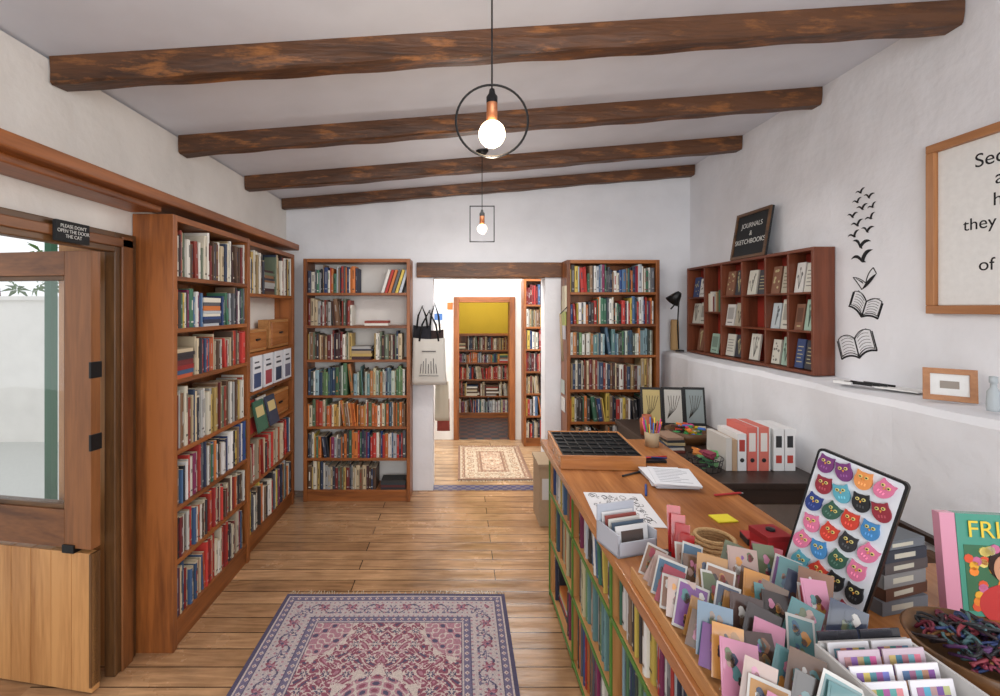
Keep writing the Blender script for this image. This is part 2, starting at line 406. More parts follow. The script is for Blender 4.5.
for i in range(4):
    a = 0.10+i*0.19
    m.box(a, 0.0, 1.083, a+0.15, 0.035, 1.32, PAINT, c(222, 224, 230), T=TB)
    m.box(a+.02, -0.0015, 1.10, a+0.13, 0.0, 1.20, PAINT, c(*[(60, 76, 116), (160, 70, 78), (50, 62, 86), (110, 110, 130)][i]), T=TB)
    m.box(a+.03, -0.0015, 1.23, a+0.12, 0.0, 1.245, PAINT, c(60, 60, 70), T=TB)
    m.box(a+.03, -0.0015, 1.27, a+0.10, 0.0, 1.28, PAINT, c(60, 60, 70), T=TB)
m.build("boxed_stationery_set", p)
m = M()
for i, cc in enumerate([(156, 44, 40), (216, 210, 200), (60, 100, 80), (60, 66, 86)]):
    L = TB @ TR(0.06+i*0.2, -0.0, 0.805, rx=-0.22)
    if i > 1: L = TB @ TR(0.06+i*0.2-0.36, -0.045, 0.805, rx=-0.22)
    m.box(0, 0, 0, 0.16, 0.012, 0.21, PAINT, c(*cc), T=L)
    m.box(0.02, -0.001, 0.10, 0.14, 0, 0.17, PAINT, c(206, 186, 130), T=L)
m.build("display_books", p)
m = M(); m.box(XL+0.001, 0.2, 2.135, -1.36, 3.98, 2.185, CASE[1]); m.box(XL+0.001, 0.2, 2.105, -1.42, 2.24, 2.135, CASE[1])
m.build("trim_picture_rail", bevel=0.006)
TC = frame((-1.335, 4.0, 0), (1, 0, 0), (0, 1, 0))
zC = [0.10, 0.37, 0.64, 0.905, 1.21, 1.50, 1.78]
p = bookcase("tall_bookcase", TC, 0.91, 2.07, 0.235, zC, CASE, 0, back=WALLW)
m = M(); rC = random.Random(12)
for i, (pl_, f) in enumerate([('old', .70), ('mix', 1), ('penguin', 1), ('green', 1), ('old', .95), ('old', .45), ('mix', .5)]):
    top = (zC[i+1] if i < 6 else 2.05)-0.022
    fill(m, TC, 0.034, 0.876, zC[i], top-zC[i], 0.235, pl_, rC, f, 0.70, 0.04)
zz = zC[0]
for t, cc in [(.02, (40, 40, 44)), (.02, (90, 40, 40)), (.018, (40, 54, 60)), (.02, (50, 50, 50))]:
    m.box(0.66, 0.01, zz, 0.87, 0.15, zz+t, PAINT, c(*cc), T=TC); zz += t
for k in range(6):
    L = TC @ Matrix.Translation((0.66+k*0.03, 0.02, zC[6])) @ Matrix.Rotation(0.3, 4, 'Y')
    m.box(0, 0, 0.0, 0.022, 0.15, 0.21, PAINT, c(*PAL['mix'][k*2+1]), T=L)
zz = zC[5]
for k in range(2):
    m.box(0.52, 0.01, zz, 0.72, 0.15, zz+.02, PAINT, c(*PAL['old'][k+2]), T=TC); zz += .02
m.build("books", p, recalc=False)
TD = frame((0.91, 4.0, 0), (1, 0, 0), (0, 1, 0))
zD = [0.10, 0.37, 0.68, 0.955, 1.25, 1.515, 1.785]
p = bookcase("tall_bookcase", TD, 0.79, 2.06, 0.235, zD, CASE, 0)
fillcase(p, TD, 0.79, 0.235, zD, 2.06, ['mix', 'mix', 'mix', 'old', 'green', 'mix', 'mix'], random.Random(5), hlo=0.72, lean=0.02)
TE = frame((0.76, 5.6, 0), (1, 0, 0), (0, 1, 0)); zE = [0.1+0.265*i for i in range(7)]
p = bookcase("narrow_bookcase", TE, 0.5, 2.0, 0.24, zE, CASE, 0)
fillcase(p, TE, 0.5, 0.24, zE, 2.0, ['red', 'mix', 'old'], R)
TF = frame((-0.5, 7.05, 0), (1, 0, 0), (0, 1, 0)); zF = [0.08, 0.33, 0.58, 0.83, 1.02]
p = bookcase("low_bookcase", TF, 1.6, 1.26, 0.24, zF, CASE, 0)
fillcase(p, TF, 1.6, 0.24, zF, 1.26, ['mix', 'old', 'red'], R)

# ------------------------------------------------------------------ half doors and frame on the left
m = M()
m.box(XL-0.02, 2.10, 0, XL+0.03, 2.235, 1.99, DARKF[2])
m.box(XL+0.03, 2.13, 0, XL+0.042, 2.20, 1.975, DOORW[2])
m.box(XL-0.28, 2.165, 0, XL-0.02, 2.2, 1.975, PINE[2])
m.box(XL-0.02, 0.9, 1.90, XL+0.03, 2.10, 1.99, DARKF[1])
m.box(XL+0.03, 0.9, 1.925, XL+0.042, 2.2, 1.965, DOORW[1])
m.build("trim_door_frame", bevel=0.004)
DT = frame((-1.565, 2.02, 0), (-0.985, 0.17, 0), (0, 0, 1))
def dbox(m, a0, b0, a1, b1, t0, t1, mat): m.box(a0, b0, t0, a1, b1, t1, mat, T=DT)
m = M()
W = 0.74
dbox(m, 0, .62, .135, 1.895, -.022, .022, DOORW[2]); dbox(m, W-.11, .62, W, 1.895, -.022, .022, DOORW[2])
dbox(m, .135, 1.79, W-.11, 1.895, -.022, .022, DOORW[0]); dbox(m, .135, .62, W-.11, .78, -.022, .022, DOORW[0])
dbox(m, .135, .78, .15, 1.79, -.012, .028, DARKF[2]); dbox(m, .15, .78, W-.11, .80, -.012, .028, DARKF[0]); dbox(m, .15, 1.77, W-.11, 1.79, -.012, .028, DARKF[0])
dbox(m, .15, .80, W-.11, 1.77, -.003, .003, GLASS)
for zz in (1.35, 1.04): dbox(m, -.004, zz, .008, zz+.07, -.026, .026, BLACK)
dbox(m, .08, .60, .14, .635, -.030, .030, BLACK)
m.build("door_1", bevel=0.002)
m = M()
for k in range(7):
    dbox(m, k*.105, .008, k*.105+.103, .60, -.018, .018, PINE[2])
dbox(m, 0, .03, .012, .6, -.022, .022, DARKF[2])
m.build("door_2", bevel=0.002)
m = M(); m.box(-2.6, .3, -.06, -1.87, 2.75, 0, FLOOR); m.build("floor_doorstep")
m = M(); m.box(-1.527, 1.76, 1.905, -1.512, 1.92, 1.985, CHALK)
o = m.build("hanging_chalk_sign", bevel=0.002)
text("lettering", "PLEASE DON'T\nOPEN THE DOOR\nTHE CAT", (-1.511, 1.84, 1.945), (0, 1, 0), (0, 0, 1), 0.019, CHAIRC, o)
m = M(); m.box(-12, -3, -0.15, -2.6, 9, -0.06, GROUND); m.box(-2.6, 2.75, -.15, -1.87, 9, -.06, GROUND); m.build("ground")
m = M(); m.box(-2.175, 2.46, 0, -2.14, 2.50, 2.6, DGREEN); m.build("green_verandah_post")
m = M(); m.box(-9, 6.0, -.06, -3.4, 6.2, 1.75, WALLW); m.box(-9, 5.96, 1.75, -3.36, 6.24, 1.8, WALLW); m.build("wall_garden")
m = M(); rl = random.Random(31)
for k in range(90):
    cx = rl.uniform(-8, -4.0); s_ = rl.uniform(.08, .2); czz = rl.uniform(1.9, 2.5)
    T = TR(cx, 6.6+rl.uniform(-.2, .2), czz, rz=rl.uniform(0, 3), rx=rl.uniform(-1, 1))
    for q in range(6):
        a = q*1.05+rl.uniform(-.3, .3)
        m.add([(0, 0, 0), (s_*.5*math.cos(a-.35), s_*.5*math.sin(a-.35), .02), (s_*math.cos(a), s_*math.sin(a), -.03), (s_*.5*math.cos(a+.35), s_*.5*math.sin(a+.35), .02)], [(0, 1, 2, 3)], LEAF, T=T)
for k in range(6): m.tube([(-8+k*.75, 6.6, -.06), (-7.9+k*.75, 6.6, 1.2), (-8.1+k*.75, 6.65, 2.3)], .03, DARKF[2])
m.build("garden_shrub", recalc=False)

# ------------------------------------------------------------------ pendants
def pendant(x, y, zc, ring, bz, br):
    m = M()
    if ring: m.tube([(x+.115*math.cos(a), y, zc+.115*math.sin(a)) for a in [2*math.pi*i/48 for i in range(48)]], .0038, BLACK, closed=True)
    else:
        w, h = .085, .125
        m.box(x-w-.003, y-.004, zc-h-.003, x+w+.003, y+.004, zc-h+.004, BLACK); m.box(x-w-.003, y-.004, zc+h-.004, x+w+.003, y+.004, zc+h+.003, BLACK)
        m.box(x-w-.003, y-.004, zc-h, x-w+.004, y+.004, zc+h, BLACK); m.box(x+w-.004, y-.004, zc-h, x+w+.003, y+.004, zc+h, BLACK)
    T = Matrix.Translation((x, y, bz))
    m.lathe([(0, br+.10), (.008, br+.10), (.011, br+.085), (.018, br+.075), (.018, br+.055)], BLACK, T=T)
    m.lathe([(.0175, br+.056), (.0175, br-.004), (0, br-.004)], COPPER, T=T)
    m.tube([(x, y, bz+br+.09), (x, y, cz(x)-.001)], .003, BLACK, n=6)
    m.lathe([(0, 0), (.03, 0), (.045, .02), (.045, .024)], BLACK, T=Matrix.Translation((x, y, cz(x)-.026)))
    m.ball(br, BULB, T=T)
    return m.build("pendant_lamp")
pendant(.102, 1.5, 2.247, True, 2.205, .043)
pendant(.155, 3.3, 2.24, False, 2.205, .034)

# ------------------------------------------------------------------ rugs
def rug(name, x0, x1, y0, y1, z, scheme, cell=0.004):
    nx = int((x1-x0)/cell); ny = int((y1-y0)/cell)
    xs = (np.arange(nx)+.5)/nx*(x1-x0); ys = (np.arange(ny)+.5)/ny*(y1-y0)
    X, Y = np.meshgrid(xs, ys); W, H = x1-x0, y1-y0
    ed = np.minimum(np.minimum(X, W-X), np.minimum(Y, H-Y))
    S = {k: np.array(c(*v)) for k, v in scheme.items()}
    C = np.zeros((ny, nx, 3)); C[:] = S['field']
    def put(mask, k): C[mask] = S[k]
    dx = np.abs(X-W/2); dy = np.abs(Y-H/2)
    def rosette(px, py, P, r0, pet, k1, k2, mask, off=0.):
        cx = (np.floor(px/P)+.5)*P; cy = (np.floor(py/P)+.5)*P
        r = np.hypot(px-cx, py-cy); th = np.arctan2(py-cy, px-cx)
        rr = r0*(.68+.32*np.cos(pet*th+off))
        put(mask & (r < rr), k1); put(mask & (r < rr*.6), k2); put(mask & (r < r0*.2), k1)
    f = ed > 0.25
    v = np.sin(dx*62+2.4*np.sin(dy*41))*np.cos(dy*58+2.4*np.sin(dx*39))
    put(f & (np.abs(v) < .12), 'cream'); put(f & (v > .8), 'navy'); put(f & (v < -.8), 'pink')
    rosette(dx, dy, .095, .033, 6, 'cream', 'navy', f)
    rosette(dx+.047, dy+.047, .095, .022, 5, 'cream', 'pink', f)
    rm = np.sqrt((dx/.24)**2+(dy/.36)**2); tm = np.arctan2(dy/.36, dx/.24)
    med = rm < 1+.08*np.cos(16*tm)
    put(f & med & (rm > .92), 'cream')
    inn = med & (rm <= .9); put(inn, 'pink'); v2 = np.sin(rm*30)*np.cos(tm*10)
    put(inn & (np.abs(v2) < .2), 'cream'); put(inn & (v2 > .65), 'navy'); put(inn & (v2 < -.7), 'field')
    cr = np.hypot((W/2-.25-dx)/.2, (H/2-.25-dy)/.26); sp = f & (cr < 1+.07*np.cos(18*np.arctan2(H/2-.25-dy, W/2-.25-dx+1e-6)))
    put(sp, 'pink'); v3 = np.sin(dx*84)*np.sin(dy*84)+.4*np.sin(dx*41+dy*53)
    put(sp & (np.abs(v3) < .2), 'cream'); put(sp & (v3 > .8), 'navy'); put(sp & (cr > .93), 'cream')
    b = ed <= .25; put(b, 'cream2')
    m1 = (ed > .065) & (ed < .2)
    along = np.where(np.minimum(X, W-X) < np.minimum(Y, H-Y), Y-H/2, X-W/2)
    ac = np.abs(along); q = ed-.1325
    vine = np.abs(q-.035*np.sin(ac*42)) ; put(m1 & (vine < .005), 'navy')
    for k, (o, s_, p_) in enumerate([(0, 1, 'field'), (.075, -1, 'navy2')]):
        a = (ac+o) % .15-.075; r = np.hypot(a, q+s_*.012); th = np.arctan2(q, a)
        rr = .034*(.72+.28*np.cos(6*th)); put(m1 & (r < rr), p_); put(m1 & (r < rr*.6), 'pink' if k == 0 else 'cream'); put(m1 & (r < .007), 'navy')
    v4 = np.sin(ac*120)*np.sin(q*110+1); put(m1 & (v4 > .8), 'pink'); put(m1 & (v4 < -.85), 'navy2')
    for lo, hi in ((.03, .06), (.205, .238)):
        g = (ed > lo) & (ed < hi); put(g, 'navy2'); d = np.abs((ac % .04)-.02)+np.abs(ed-(lo+hi)/2)
        put(g & (d < .012), 'cream'); put(g & (d < .005), 'field')
    put(((ed > .06) & (ed < .066)) | ((ed > .2) & (ed < .206)) | ((ed > .244) & (ed < .25)), 'navy')
    put(ed < .02, 'navy'); put((ed > .02) & (ed < .027), 'cream')
    rs = np.random.RandomState(3); C *= (0.8+.4*rs.rand(ny, nx, 1))
    C = C*.88+C.mean(axis=(0, 1))*.12
    vs = []; zt = z+.008
    gx = x0+np.arange(nx+1)/nx*W; gy = y0+np.arange(ny+1)/ny*H
    GX, GY = np.meshgrid(gx, gy); GZ = zt+.0015*np.sin(GX*6)*np.sin(GY*4)
    V = np.stack([GX, GY, GZ], -1).reshape(-1, 3)
    idx = np.arange((nx+1)*(ny+1)).reshape(ny+1, nx+1)
    F = np.stack([idx[:-1, :-1], idx[:-1, 1:], idx[1:, 1:], idx[1:, :-1]], -1).reshape(-1, 4)
    m = M(); m.mats = [CLOTH]; m.v = [tuple(p) for p in V]; m.f = [tuple(q) for q in F.tolist()]
    m.mi = [0]*len(F); m.sm = [False]*len(F); m.c = [tuple(q) for q in C.reshape(-1, 3)]
    m.box(x0, y0, z+.0005, x1, y1, z+.005, CLOTH, c(90, 70, 70))
    rr = random.Random(2); x = x0+.004
    while x < x1-.004:
        for (yy, s_) in ((y1, 1), (y0, -1)):
            l = rr.uniform(.02, .045); dxx = rr.uniform(-.02, .02)
            m.add([(x-.002, yy, z+.004), (x+.002, yy, z+.004), (x+dxx+.002, yy+s_*l, z+.0015), (x+dxx-.002, yy+s_*l, z+.0015)], [(0, 1, 2, 3)], CLOTH, c(186, 172, 148))
        x += .012
    return m.build(name, recalc=False)
rug("persian_rug", -.99, .255, .85, 2.70, 0, dict(field=(134, 62, 84), cream=(200, 186, 178), cream2=(186, 174, 172), navy=(60, 60, 92), navy2=(100, 94, 124), pink=(168, 118, 132)))
rug("persian_rug", -.02, .70, 4.5, 5.6, 0, dict(field=(176, 140, 110), cream=(204, 190, 166), cream2=(196, 180, 156), navy=(130, 96, 78), navy2=(150, 116, 94), pink=(186, 152, 128)), .012)

# ------------------------------------------------------------------ counter
CT = .88
m = M()
m.box(.472, .45, CT-.035, 1.15, 2.76, CT, COUNT[1]); m.box(1.15, .35, CT-.035, 1.78, 1.42, CT, COUNT[1])
yb0, yb1 = .5, 2.70
m.box(.52, yb0, 0, .76, yb0+.03, CT-.035, PINE[2]); m.box(.52, yb1-.03, 0, .76, yb1, CT-.035, PINE[2])
for z in (.04, .33, .60): m.box(.52, yb0+.03, z-.014, .76, yb1-.03, z, PINE[1]); m.box(.512, yb0, z-.014, .52, yb1, z, GREEN)
m.box(.512, yb0, CT-.05, .52, yb1, CT-.036, GREEN)
ups = [yb0+.55*i for i in range(5)]
for y in ups: m.box(.512, y, 0, .52, y+.014, CT-.05, GREEN)
for y in ups[1:4]: m.box(.52, y+.001, .0, .76, y+.013, CT-.035, PINE[2])
m.box(.76, yb0, 0, .775, yb1, CT-.035, DKT[2])
m.box(1.08, yb1-.05, 0, 1.13, yb1, CT-.035, PINE[2]); m.box(.775, yb1-.02, 0, 1.08, yb1, CT-.035, PINE[0])
m.box(1.70, 1.33, 0, 1.76, 1.39, CT-.035, PINE[2]); m.box(1.70, .4, 0, 1.76, .46, CT-.035, PINE[2]); m.box(1.08, 1.33, 0, 1.14, 1.39, CT-.035, PINE[2])
p = m.build("shop_counter", bevel=0.002)
TG = frame((.519, yb1, 0), (0, -1, 0), (1, 0, 0))
m = M(); rg = random.Random(21)
for i, (z, zt, pl_) in enumerate([(.04, .314, 'mix'), (.33, .584, 'green'), (.60, .84, 'mix')]):
    for k in range(4):
        a0 = .55*k+.034; a1 = .55*k+.534
        if k == 3: a1 = 2.16
        fill(m, TG, a0, a1, z, zt-z, .235, pl_, rg, 1, .84, .02)
m.build("books", p, recalc=False)

m = M(); T = TR(.48, 2.24, CT+.001, rz=-.05)
m.box(0, 0, 0, .40, .46, .05, COUNT[0], T=T); m.box(.012, .012, .05, .388, .448, .056, BLACK, T=T)
for i in range(8):
    a = .014+i*.0525; m.box(a, .012, .056, a+.006, .448, .064, BLACK, T=T)
for j in range(7):
    b = .014+j*.0705; m.box(.012, b, .056, .388, b+.006, .063, BLACK, T=T)
m.box(0, 0, .05, .40, .012, .066, COUNT[0], T=T); m.box(0, .448, .05, .4, .46, .066, COUNT[0], T=T); m.box(0, .012, .05, .012, .448, .066, COUNT[1], T=T); m.box(.388, .012, .05, .4, .448, .066, COUNT[1], T=T)
m.build("compartment_tray", bevel=.002)
m = M()
for i in range(7):
    T = TR(.83+R.uniform(-.01, .01), 2.0+R.uniform(-.012, .012), CT+.001+i*.004, rz=-.12+R.uniform(-.12, .12))
    m.box(0, 0, 0, .18, .22, .0035, PAINT, c(226, 228, 234), T=T)
for i in range(9): m.box(.02, .03+i*.02, .0036, .02+R.uniform(.08, .14), .033+i*.02, .0042, PAINT, c(150, 155, 165), T=T)
m.build("paper_stack")
m = M(); T = TR(.905, 2.33, CT+.001)
m.box(0, 0, 0, .12, .07, .012, BLACK, T=T); m.tube([(.0, .03, .016), (.14, .05, .018)], .004, PAINT, c(200, 40, 40), T=T); m.tube([(.01, .05, .016), (.13, .02, .018)], .004, PAINT, c(30, 50, 110), T=T)
m.build("pen_tray")
m = M()
for (x, y, a, cc) in [(.74, 2.14, .5, (30, 30, 34)), (.76, 1.92, 1.2, (40, 70, 140)), (1.04, 1.92, .2, (180, 40, 40))]:
    T = TR(x, y, CT+.0055, rz=a); m.tube([(0, 0, 0), (.11, 0, 0), (.125, 0, -.001)], .0045, PAINT, c(*cc), T=T); m.tube([(.125, 0, -.001), (.135, 0, -.002)], .002, PAINT, c(190, 190, 190), T=T)
m.build("loose_pens")
m = M(); T = TR(.49, 1.66, CT+.001, rz=-.08); m.box(0, 0, 0, .235, .30, .002, PAINT, c(226, 226, 230), T=T)
rd = random.Random(4)
for i in range(75):
    x, y = rd.uniform(.02, .20), rd.uniform(.02, .28); r = rd.uniform(.006, .018); a0 = rd.uniform(0, 6)
    pts = [(min(.23, max(.005, x+r*math.cos(a0+t)*(1-.1*t))), min(.295, max(.005, y+r*math.sin(a0+t))), .0025) for t in np.linspace(0, rd.uniform(2, 6), 10)]
    m.tube(pts, .0009, PAINT, c(50, 50, 56), T=T, n=4)
m.build("doodle_paper")
m = M(); m.box(0, 0, 0, .075, .06, .004, PAINT, c(232, 216, 50), T=TR(.925, 1.68, CT+.001, rz=.1)); m.build("sticky_note_pad")
m = M(); pts = []
for i in range(150):
    a = i*.2; r = .075-.0006*i*.25; pts.append((.79+r*math.cos(a), 1.46+r*math.sin(a), CT+.01+.011*(a/(2*math.pi))))
m.tube(pts, .007, ROPE); m.build("rope_coil")
m = M(); T = TR(.852, 1.30, CT+.001, rz=.1)
m.box(0, 0, 0, .072, .072, .12, PAINT, c(166, 24, 32), T=T); m.box(-.002, -.002, .12, .074, .074, .135, PAINT, c(140, 16, 24), T=T)
m.box(.015, -.001, .03, .06, 0, .08, PAINT, c(110, 10, 20), T=T); m.lathe([(.012, .135), (.012, .141), (0, .142)], BLACK, T=T @ Matrix.Translation((.037, .037, 0)))
m.build("red_tin_box", bevel=.003)
m = M(); T = TR(.93, 1.52, CT+.001, rz=-.15)
m.box(0, 0, 0, .15, .06, .02, PAINT, c(30, 24, 24), T=T); m.box(.0, 0, .02, .15, .06, .024, PAINT, c(170, 36, 40), T=T); m.box(.03, .01, .024, .07, .05, .03, PAINT, c(30, 24, 24), T=T)
m.build("stamp_pad", bevel=.002)
m = M(); T = TR(.485, 1.44, CT+.001, rz=.28)
g = c(186, 190, 200)
m.box(0, 0, 0, .14, .12, .006, PAINT, g, T=T); m.box(0, 0, 0, .005, .12, .07, PAINT, g, T=T); m.box(.135, 0, 0, .14, .12, .07, PAINT, g, T=T); m.box(0, 0, 0, .14, .005, .045, PAINT, g, T=T)
m.box(0, .115, 0, .14, .12, .12, PAINT, g, T=T)
for i, cc in enumerate([(226, 226, 226), (80, 94, 110), (216, 212, 204), (150, 80, 74), (226, 226, 226)]):
    m.box(.012, .022+i*.018, .007, .128, .026+i*.018, .085+.006*i, GLOSS, c(*cc), T=T @ Matrix.Rotation(-.12, 4, 'X'))
m.box(.03, .0205, .03, .11, .0215, .07, GLOSS, c(90, 80, 76), T=T @ Matrix.Rotation(-.12, 4, 'X'))
m.build("card_holder")
m = M()
for i in range(4):
    T = TR(.635+i*.006, 1.37+.034*i, CT+.008, rz=-.6+.1*i, rx=-.35)
    m.box(0, 0, 0, .04, .004, .10+.012*i, GLOSS, c(176, 26, 30), T=T); m.box(.008, -.001, .03, .032, 0, .08, GLOSS, c(200, 60, 50), T=T)
m.box(.632, 1.355, CT+.001, .70, 1.49, CT+.006, PAINT, c(60, 20, 20)); m.build("red_bookmarks")

m = M(); rk = random.Random(9)
m.box(.49, .56, CT+.001, .66, 1.335, CT+.012, PINE[1]); m.box(.66, .93, CT+.001, .83, 1.27, CT+.012, PINE[1])
m.box(.485, .56, CT+.001, .49, 1.335, CT+.035, PINE[1]); m.box(.65, .93, CT+.012, .655, 1.335, CT+.04, PINE[1])
rack = m.build("card_rack")
m = M()
cp = [(134, 96, 74), (176, 150, 140), (70, 100, 124), (170, 124, 70), (104, 112, 84), (206, 202, 196), (156, 60, 74), (76, 56, 50), (190, 126, 150), (54, 62, 84), (124, 82, 138), (86, 128, 130), (60, 50, 46), (110, 84, 66), (200, 140, 70)]
for row, (x0, hh, ys_, n_) in enumerate([(.495, .085, 1.31, 24), (.575, .092, 1.29, 24), (.665, .098, 1.235, 10), (.75, .10, 1.22, 9)]):
    for i in range(n_):
        y = ys_-i*.031
        T = TR(x0+rk.uniform(-.006, .01), y, CT+.034+.008*row, rz=rk.uniform(-.7, -.1), rx=-.6+rk.uniform(-.15, .12), ry=rk.uniform(.05, .34))
        b = rk.choice(cp); w = rk.uniform(.05, .072); h = hh*rk.uniform(.85, 1.25)
        m.box(0, 0, 0, w, .002, h, GLOSS, c(*rk.choice([(190, 186, 180), b, b, b])), T=T)
        m.box(.004, -.0008, .006, w-.004, 0, h-.006, GLOSS, c(*b), T=T)
        for _ in range(9):
            q = rk.choice(cp); px = rk.uniform(.004, w-.026); pz = rk.uniform(.008, h-.032); s1 = rk.uniform(.005, .014)
            pts = [(px+.01+s1*(1+.3*math.cos(3*a))*math.cos(a)*.6, pz+.012+s1*math.sin(a)) for a in [k*.63 for k in range(10)]]
            m.prism(pts, .001, GLOSS, c(*q), T=T @ frame((0, -.0006, 0), (1, 0, 0), (0, 0, 1)))
m.build("greeting_cards", rack)

# owl pin board
BL = Vector((.858, 1.262, .922)); BR_ = Vector((.938, 1.10, .886)); TL_ = Vector((.938, 1.22, 1.29))
bx = BR_-BL; bw = bx.length; bx.normalize(); up = TL_-BL; up = up-bx*up.dot(bx); bh = up.length; up.normalize()
BT = frame(BL, bx, up)
m = M()
def rrect(x0, y0, x1, y1, r, n=5):
    P = []
    for cx, cy, s0 in ((x1-r, y0+r, -90), (x1-r, y1-r, 0), (x0+r, y1-r, 90), (x0+r, y0+r, 180)):
        for k in range(n+1):
            an = math.radians(s0+90*k/n); P.append((cx+r*math.cos(an), cy+r*math.sin(an)))
    return P
m.prism(rrect(0, 0, bw, bh, .012), .012, BLACK, T=BT)
m.prism(rrect(.006, .006, bw-.006, bh-.006, .008), .002, PAINT, c(204, 208, 214), T=BT @ Matrix.Translation((0, 0, .012)))
m.tube([(bw/2, bh*.8, 0), (bw/2+.02, .0, -.10)], .004, BLACK, T=BT)
m.build("pin_display_board")
m = M(); oc = [(36, 56, 120), (40, 40, 44), (134, 34, 50), (60, 124, 176), (216, 140, 76), (56, 100, 60), (204, 110, 144), (24, 24, 28), (84, 156, 174), (108, 48, 108), (190, 56, 40), (46, 84, 70), (30, 30, 34)]
def owl(cx, cy, s, col, rot):
    pts = []
    for k in range(24):
        an = 2*math.pi*k/24
        x, y = .78*math.cos(an), math.sin(an)
        if abs(an-math.radians(45)) < .14 or abs(an-math.radians(135)) < .14: x *= 1.18; y *= 1.42
        if abs(an-math.radians(90)) < .3: y *= .88
        pts.append((x*s, y*s))
    L = BT @ Matrix.Translation((cx, cy, .0142)) @ Matrix.Rotation(rot, 4, 'Z')
    m.prism(pts, .006, PAINT, c(*col), T=L)
    for sx in (-1, 1):
        m.prism([(sx*.27*s+.17*s*math.cos(t*.63), .38*s+.17*s*math.sin(t*.63)) for t in range(10)], .002, PAINT, c(214, 200, 120), T=L @ Matrix.Translation((0, 0, .006)))
        m.prism([(sx*.27*s+.09*s*math.cos(t*.9), .38*s+.09*s*math.sin(t*.9)) for t in range(7)], .001, PAINT, c(16, 16, 18), T=L @ Matrix.Translation((0, 0, .008)))
    m.prism([(-.08*s, .22*s), (.08*s, .22*s), (0, .0*s)], .003, PAINT, c(220, 150, 60), T=L @ Matrix.Translation((0, 0, .006)))
    for k in range(3):
        m.prism([(-.32*s+k*.25*s, -.5*s), (-.2*s+k*.25*s, -.5*s), (-.2*s+k*.25*s, -.25*s), (-.32*s+k*.25*s, -.25*s)], .001, PAINT, tuple(min(1, q*1.6+.05) for q in c(*col)), T=L @ Matrix.Translation((0, 0, .006)))
ro = random.Random(8)
nr = 7
for j in range(nr):
    for i in range(4):
        owl(.027+(bw-.054)*(i+(.22 if j % 2 else -.0))/3.25, .032+j*(bh-.066)/(nr-1), .0225, ro.choice(oc), ro.uniform(-.5, .5))
m.build("owl_felt_pins")

m = M(); z = CT+.001
for t, cc, w in [(.035, (110, 114, 120), .15), (.03, (90, 60, 46), .155), (.034, (130, 130, 130), .145), (.028, (84, 78, 78), .15), (.03, (50, 56, 66), .14), (.022, (100, 106, 112), .14)]:
    T = TR(1.055+R.uniform(-.005, .005), 1.17, z, rz=.25+R.uniform(-.05, .05)); cv = c(*cc)
    m.box(0, 0, 0, w, .20, .003, PAINT, cv, T=T); m.box(0, 0, t-.003, w, .20, t, PAINT, cv, T=T); m.box(0, .0, .003, .004, .20, t-.003, PAINT, cv, T=T)
    m.box(.004, .004, .003, w-.004, .196, t-.003, PAINT, c(196, 186, 168), T=T); m.box(0, -.0005, .003, w, .003, t-.003, PAINT, cv, T=T)
    m.box(.03, -.001, t*.3, .10, 0, t*.7, PAINT, c(190, 186, 170), T=T)
    z += t+.001
m.build("book_stack")
T = TR(1.255, 1.17, CT+.005, rz=-.12, rx=-.1)
m = M()
m.box(0, 0, 0, .20, .022, .245, GLOSS, c(72, 150, 130), T=T); m.box(-.035, .002, 0, 0, .024, .245, GLOSS, c(216, 150, 172), T=T)
m.box(.012, -.001, .012, .188, 0, .17, GLOSS, c(60, 110, 80), T=T)
F = T @ frame((0, -.001, 0), (1, 0, 0), (0, 0, 1))
def blob(cx, cy, rx, ry, col, d, n=20): m.prism([(cx+rx*math.cos(2*math.pi*k/n), cy+ry*math.sin(2*math.pi*k/n)) for k in range(n)], d, GLOSS, c(*col), T=F)
blob(.10, .03, .065, .05, (190, 60, 60), .0015); blob(.10, .085, .014, .03, (195, 140, 112), .002); blob(.10, .125, .038, .04, (40, 26, 24), .0022)
blob(.10, .115, .027, .035, (204, 150, 120), .003); blob(.09, .12, .004, .0025, (30, 20, 20), .0036); blob(.11, .12, .004, .0025, (30, 20, 20), .0036); blob(.10, .097, .008, .003, (180, 40, 50), .0036)
for k in range(34):
    blob(.02+.16*ro.random(), .02+.14*ro.random() if k > 8 else .155+.01*ro.random(), .011, .011, ro.choice([(230, 170, 60), (220, 90, 60), (230, 210, 120), (200, 110, 150), (240, 140, 60), (240, 230, 200)]), .0026 if k <= 8 else .0012, 8)
fb = m.build("illustrated_hardback")
text("title", "FRIDA", tuple(T @ Vector((.10, -.0035, .207))), tuple(T.to_3x3() @ Vector((1, 0, 0))), tuple(T.to_3x3() @ Vector((0, 0, 1))), .058, GOLD, fb)

m = M(); T = Matrix.Translation((1.04, .93, CT+.001))
m.lathe([(0, 0), (.05, 0), (.055, .01), (.10, .06), (.125, .10), (.119, .102), (.093, .058), (.05, .018), (0, .016)], DARKF[0], T=T, n=32)
bowl = m.build("wooden_bowl")
m = M(); ry = random.Random(6)
for k in range(90):
    a = ry.uniform(0, 6.3); rad = .088*math.sqrt(ry.random()); px, py = rad*math.cos(a), rad*math.sin(a); pz = .088+.035*(1-rad/.09)+ry.uniform(0, .014)
    q = [Vector((ry.uniform(-1, 1), ry.uniform(-1, 1), ry.uniform(-.6, .6))) for _ in range(3)]
    pts = [tuple(Vector((px, py, pz))+.018*(q[0]*math.cos(t)+q[1]*math.sin(1.7*t)+q[2]*.5*math.cos(2.3*t))) for t in np.linspace(0, 6, 22)]
    m.tube(pts, .003, PAINT, c(*ry.choice([(50, 40, 44), (110, 34, 56), (44, 60, 104), (80, 44, 90), (134, 94, 54), (30, 30, 34), (130, 50, 60), (70, 100, 104)])), T=T, n=5)
m.build("yarn_bundle", bowl)
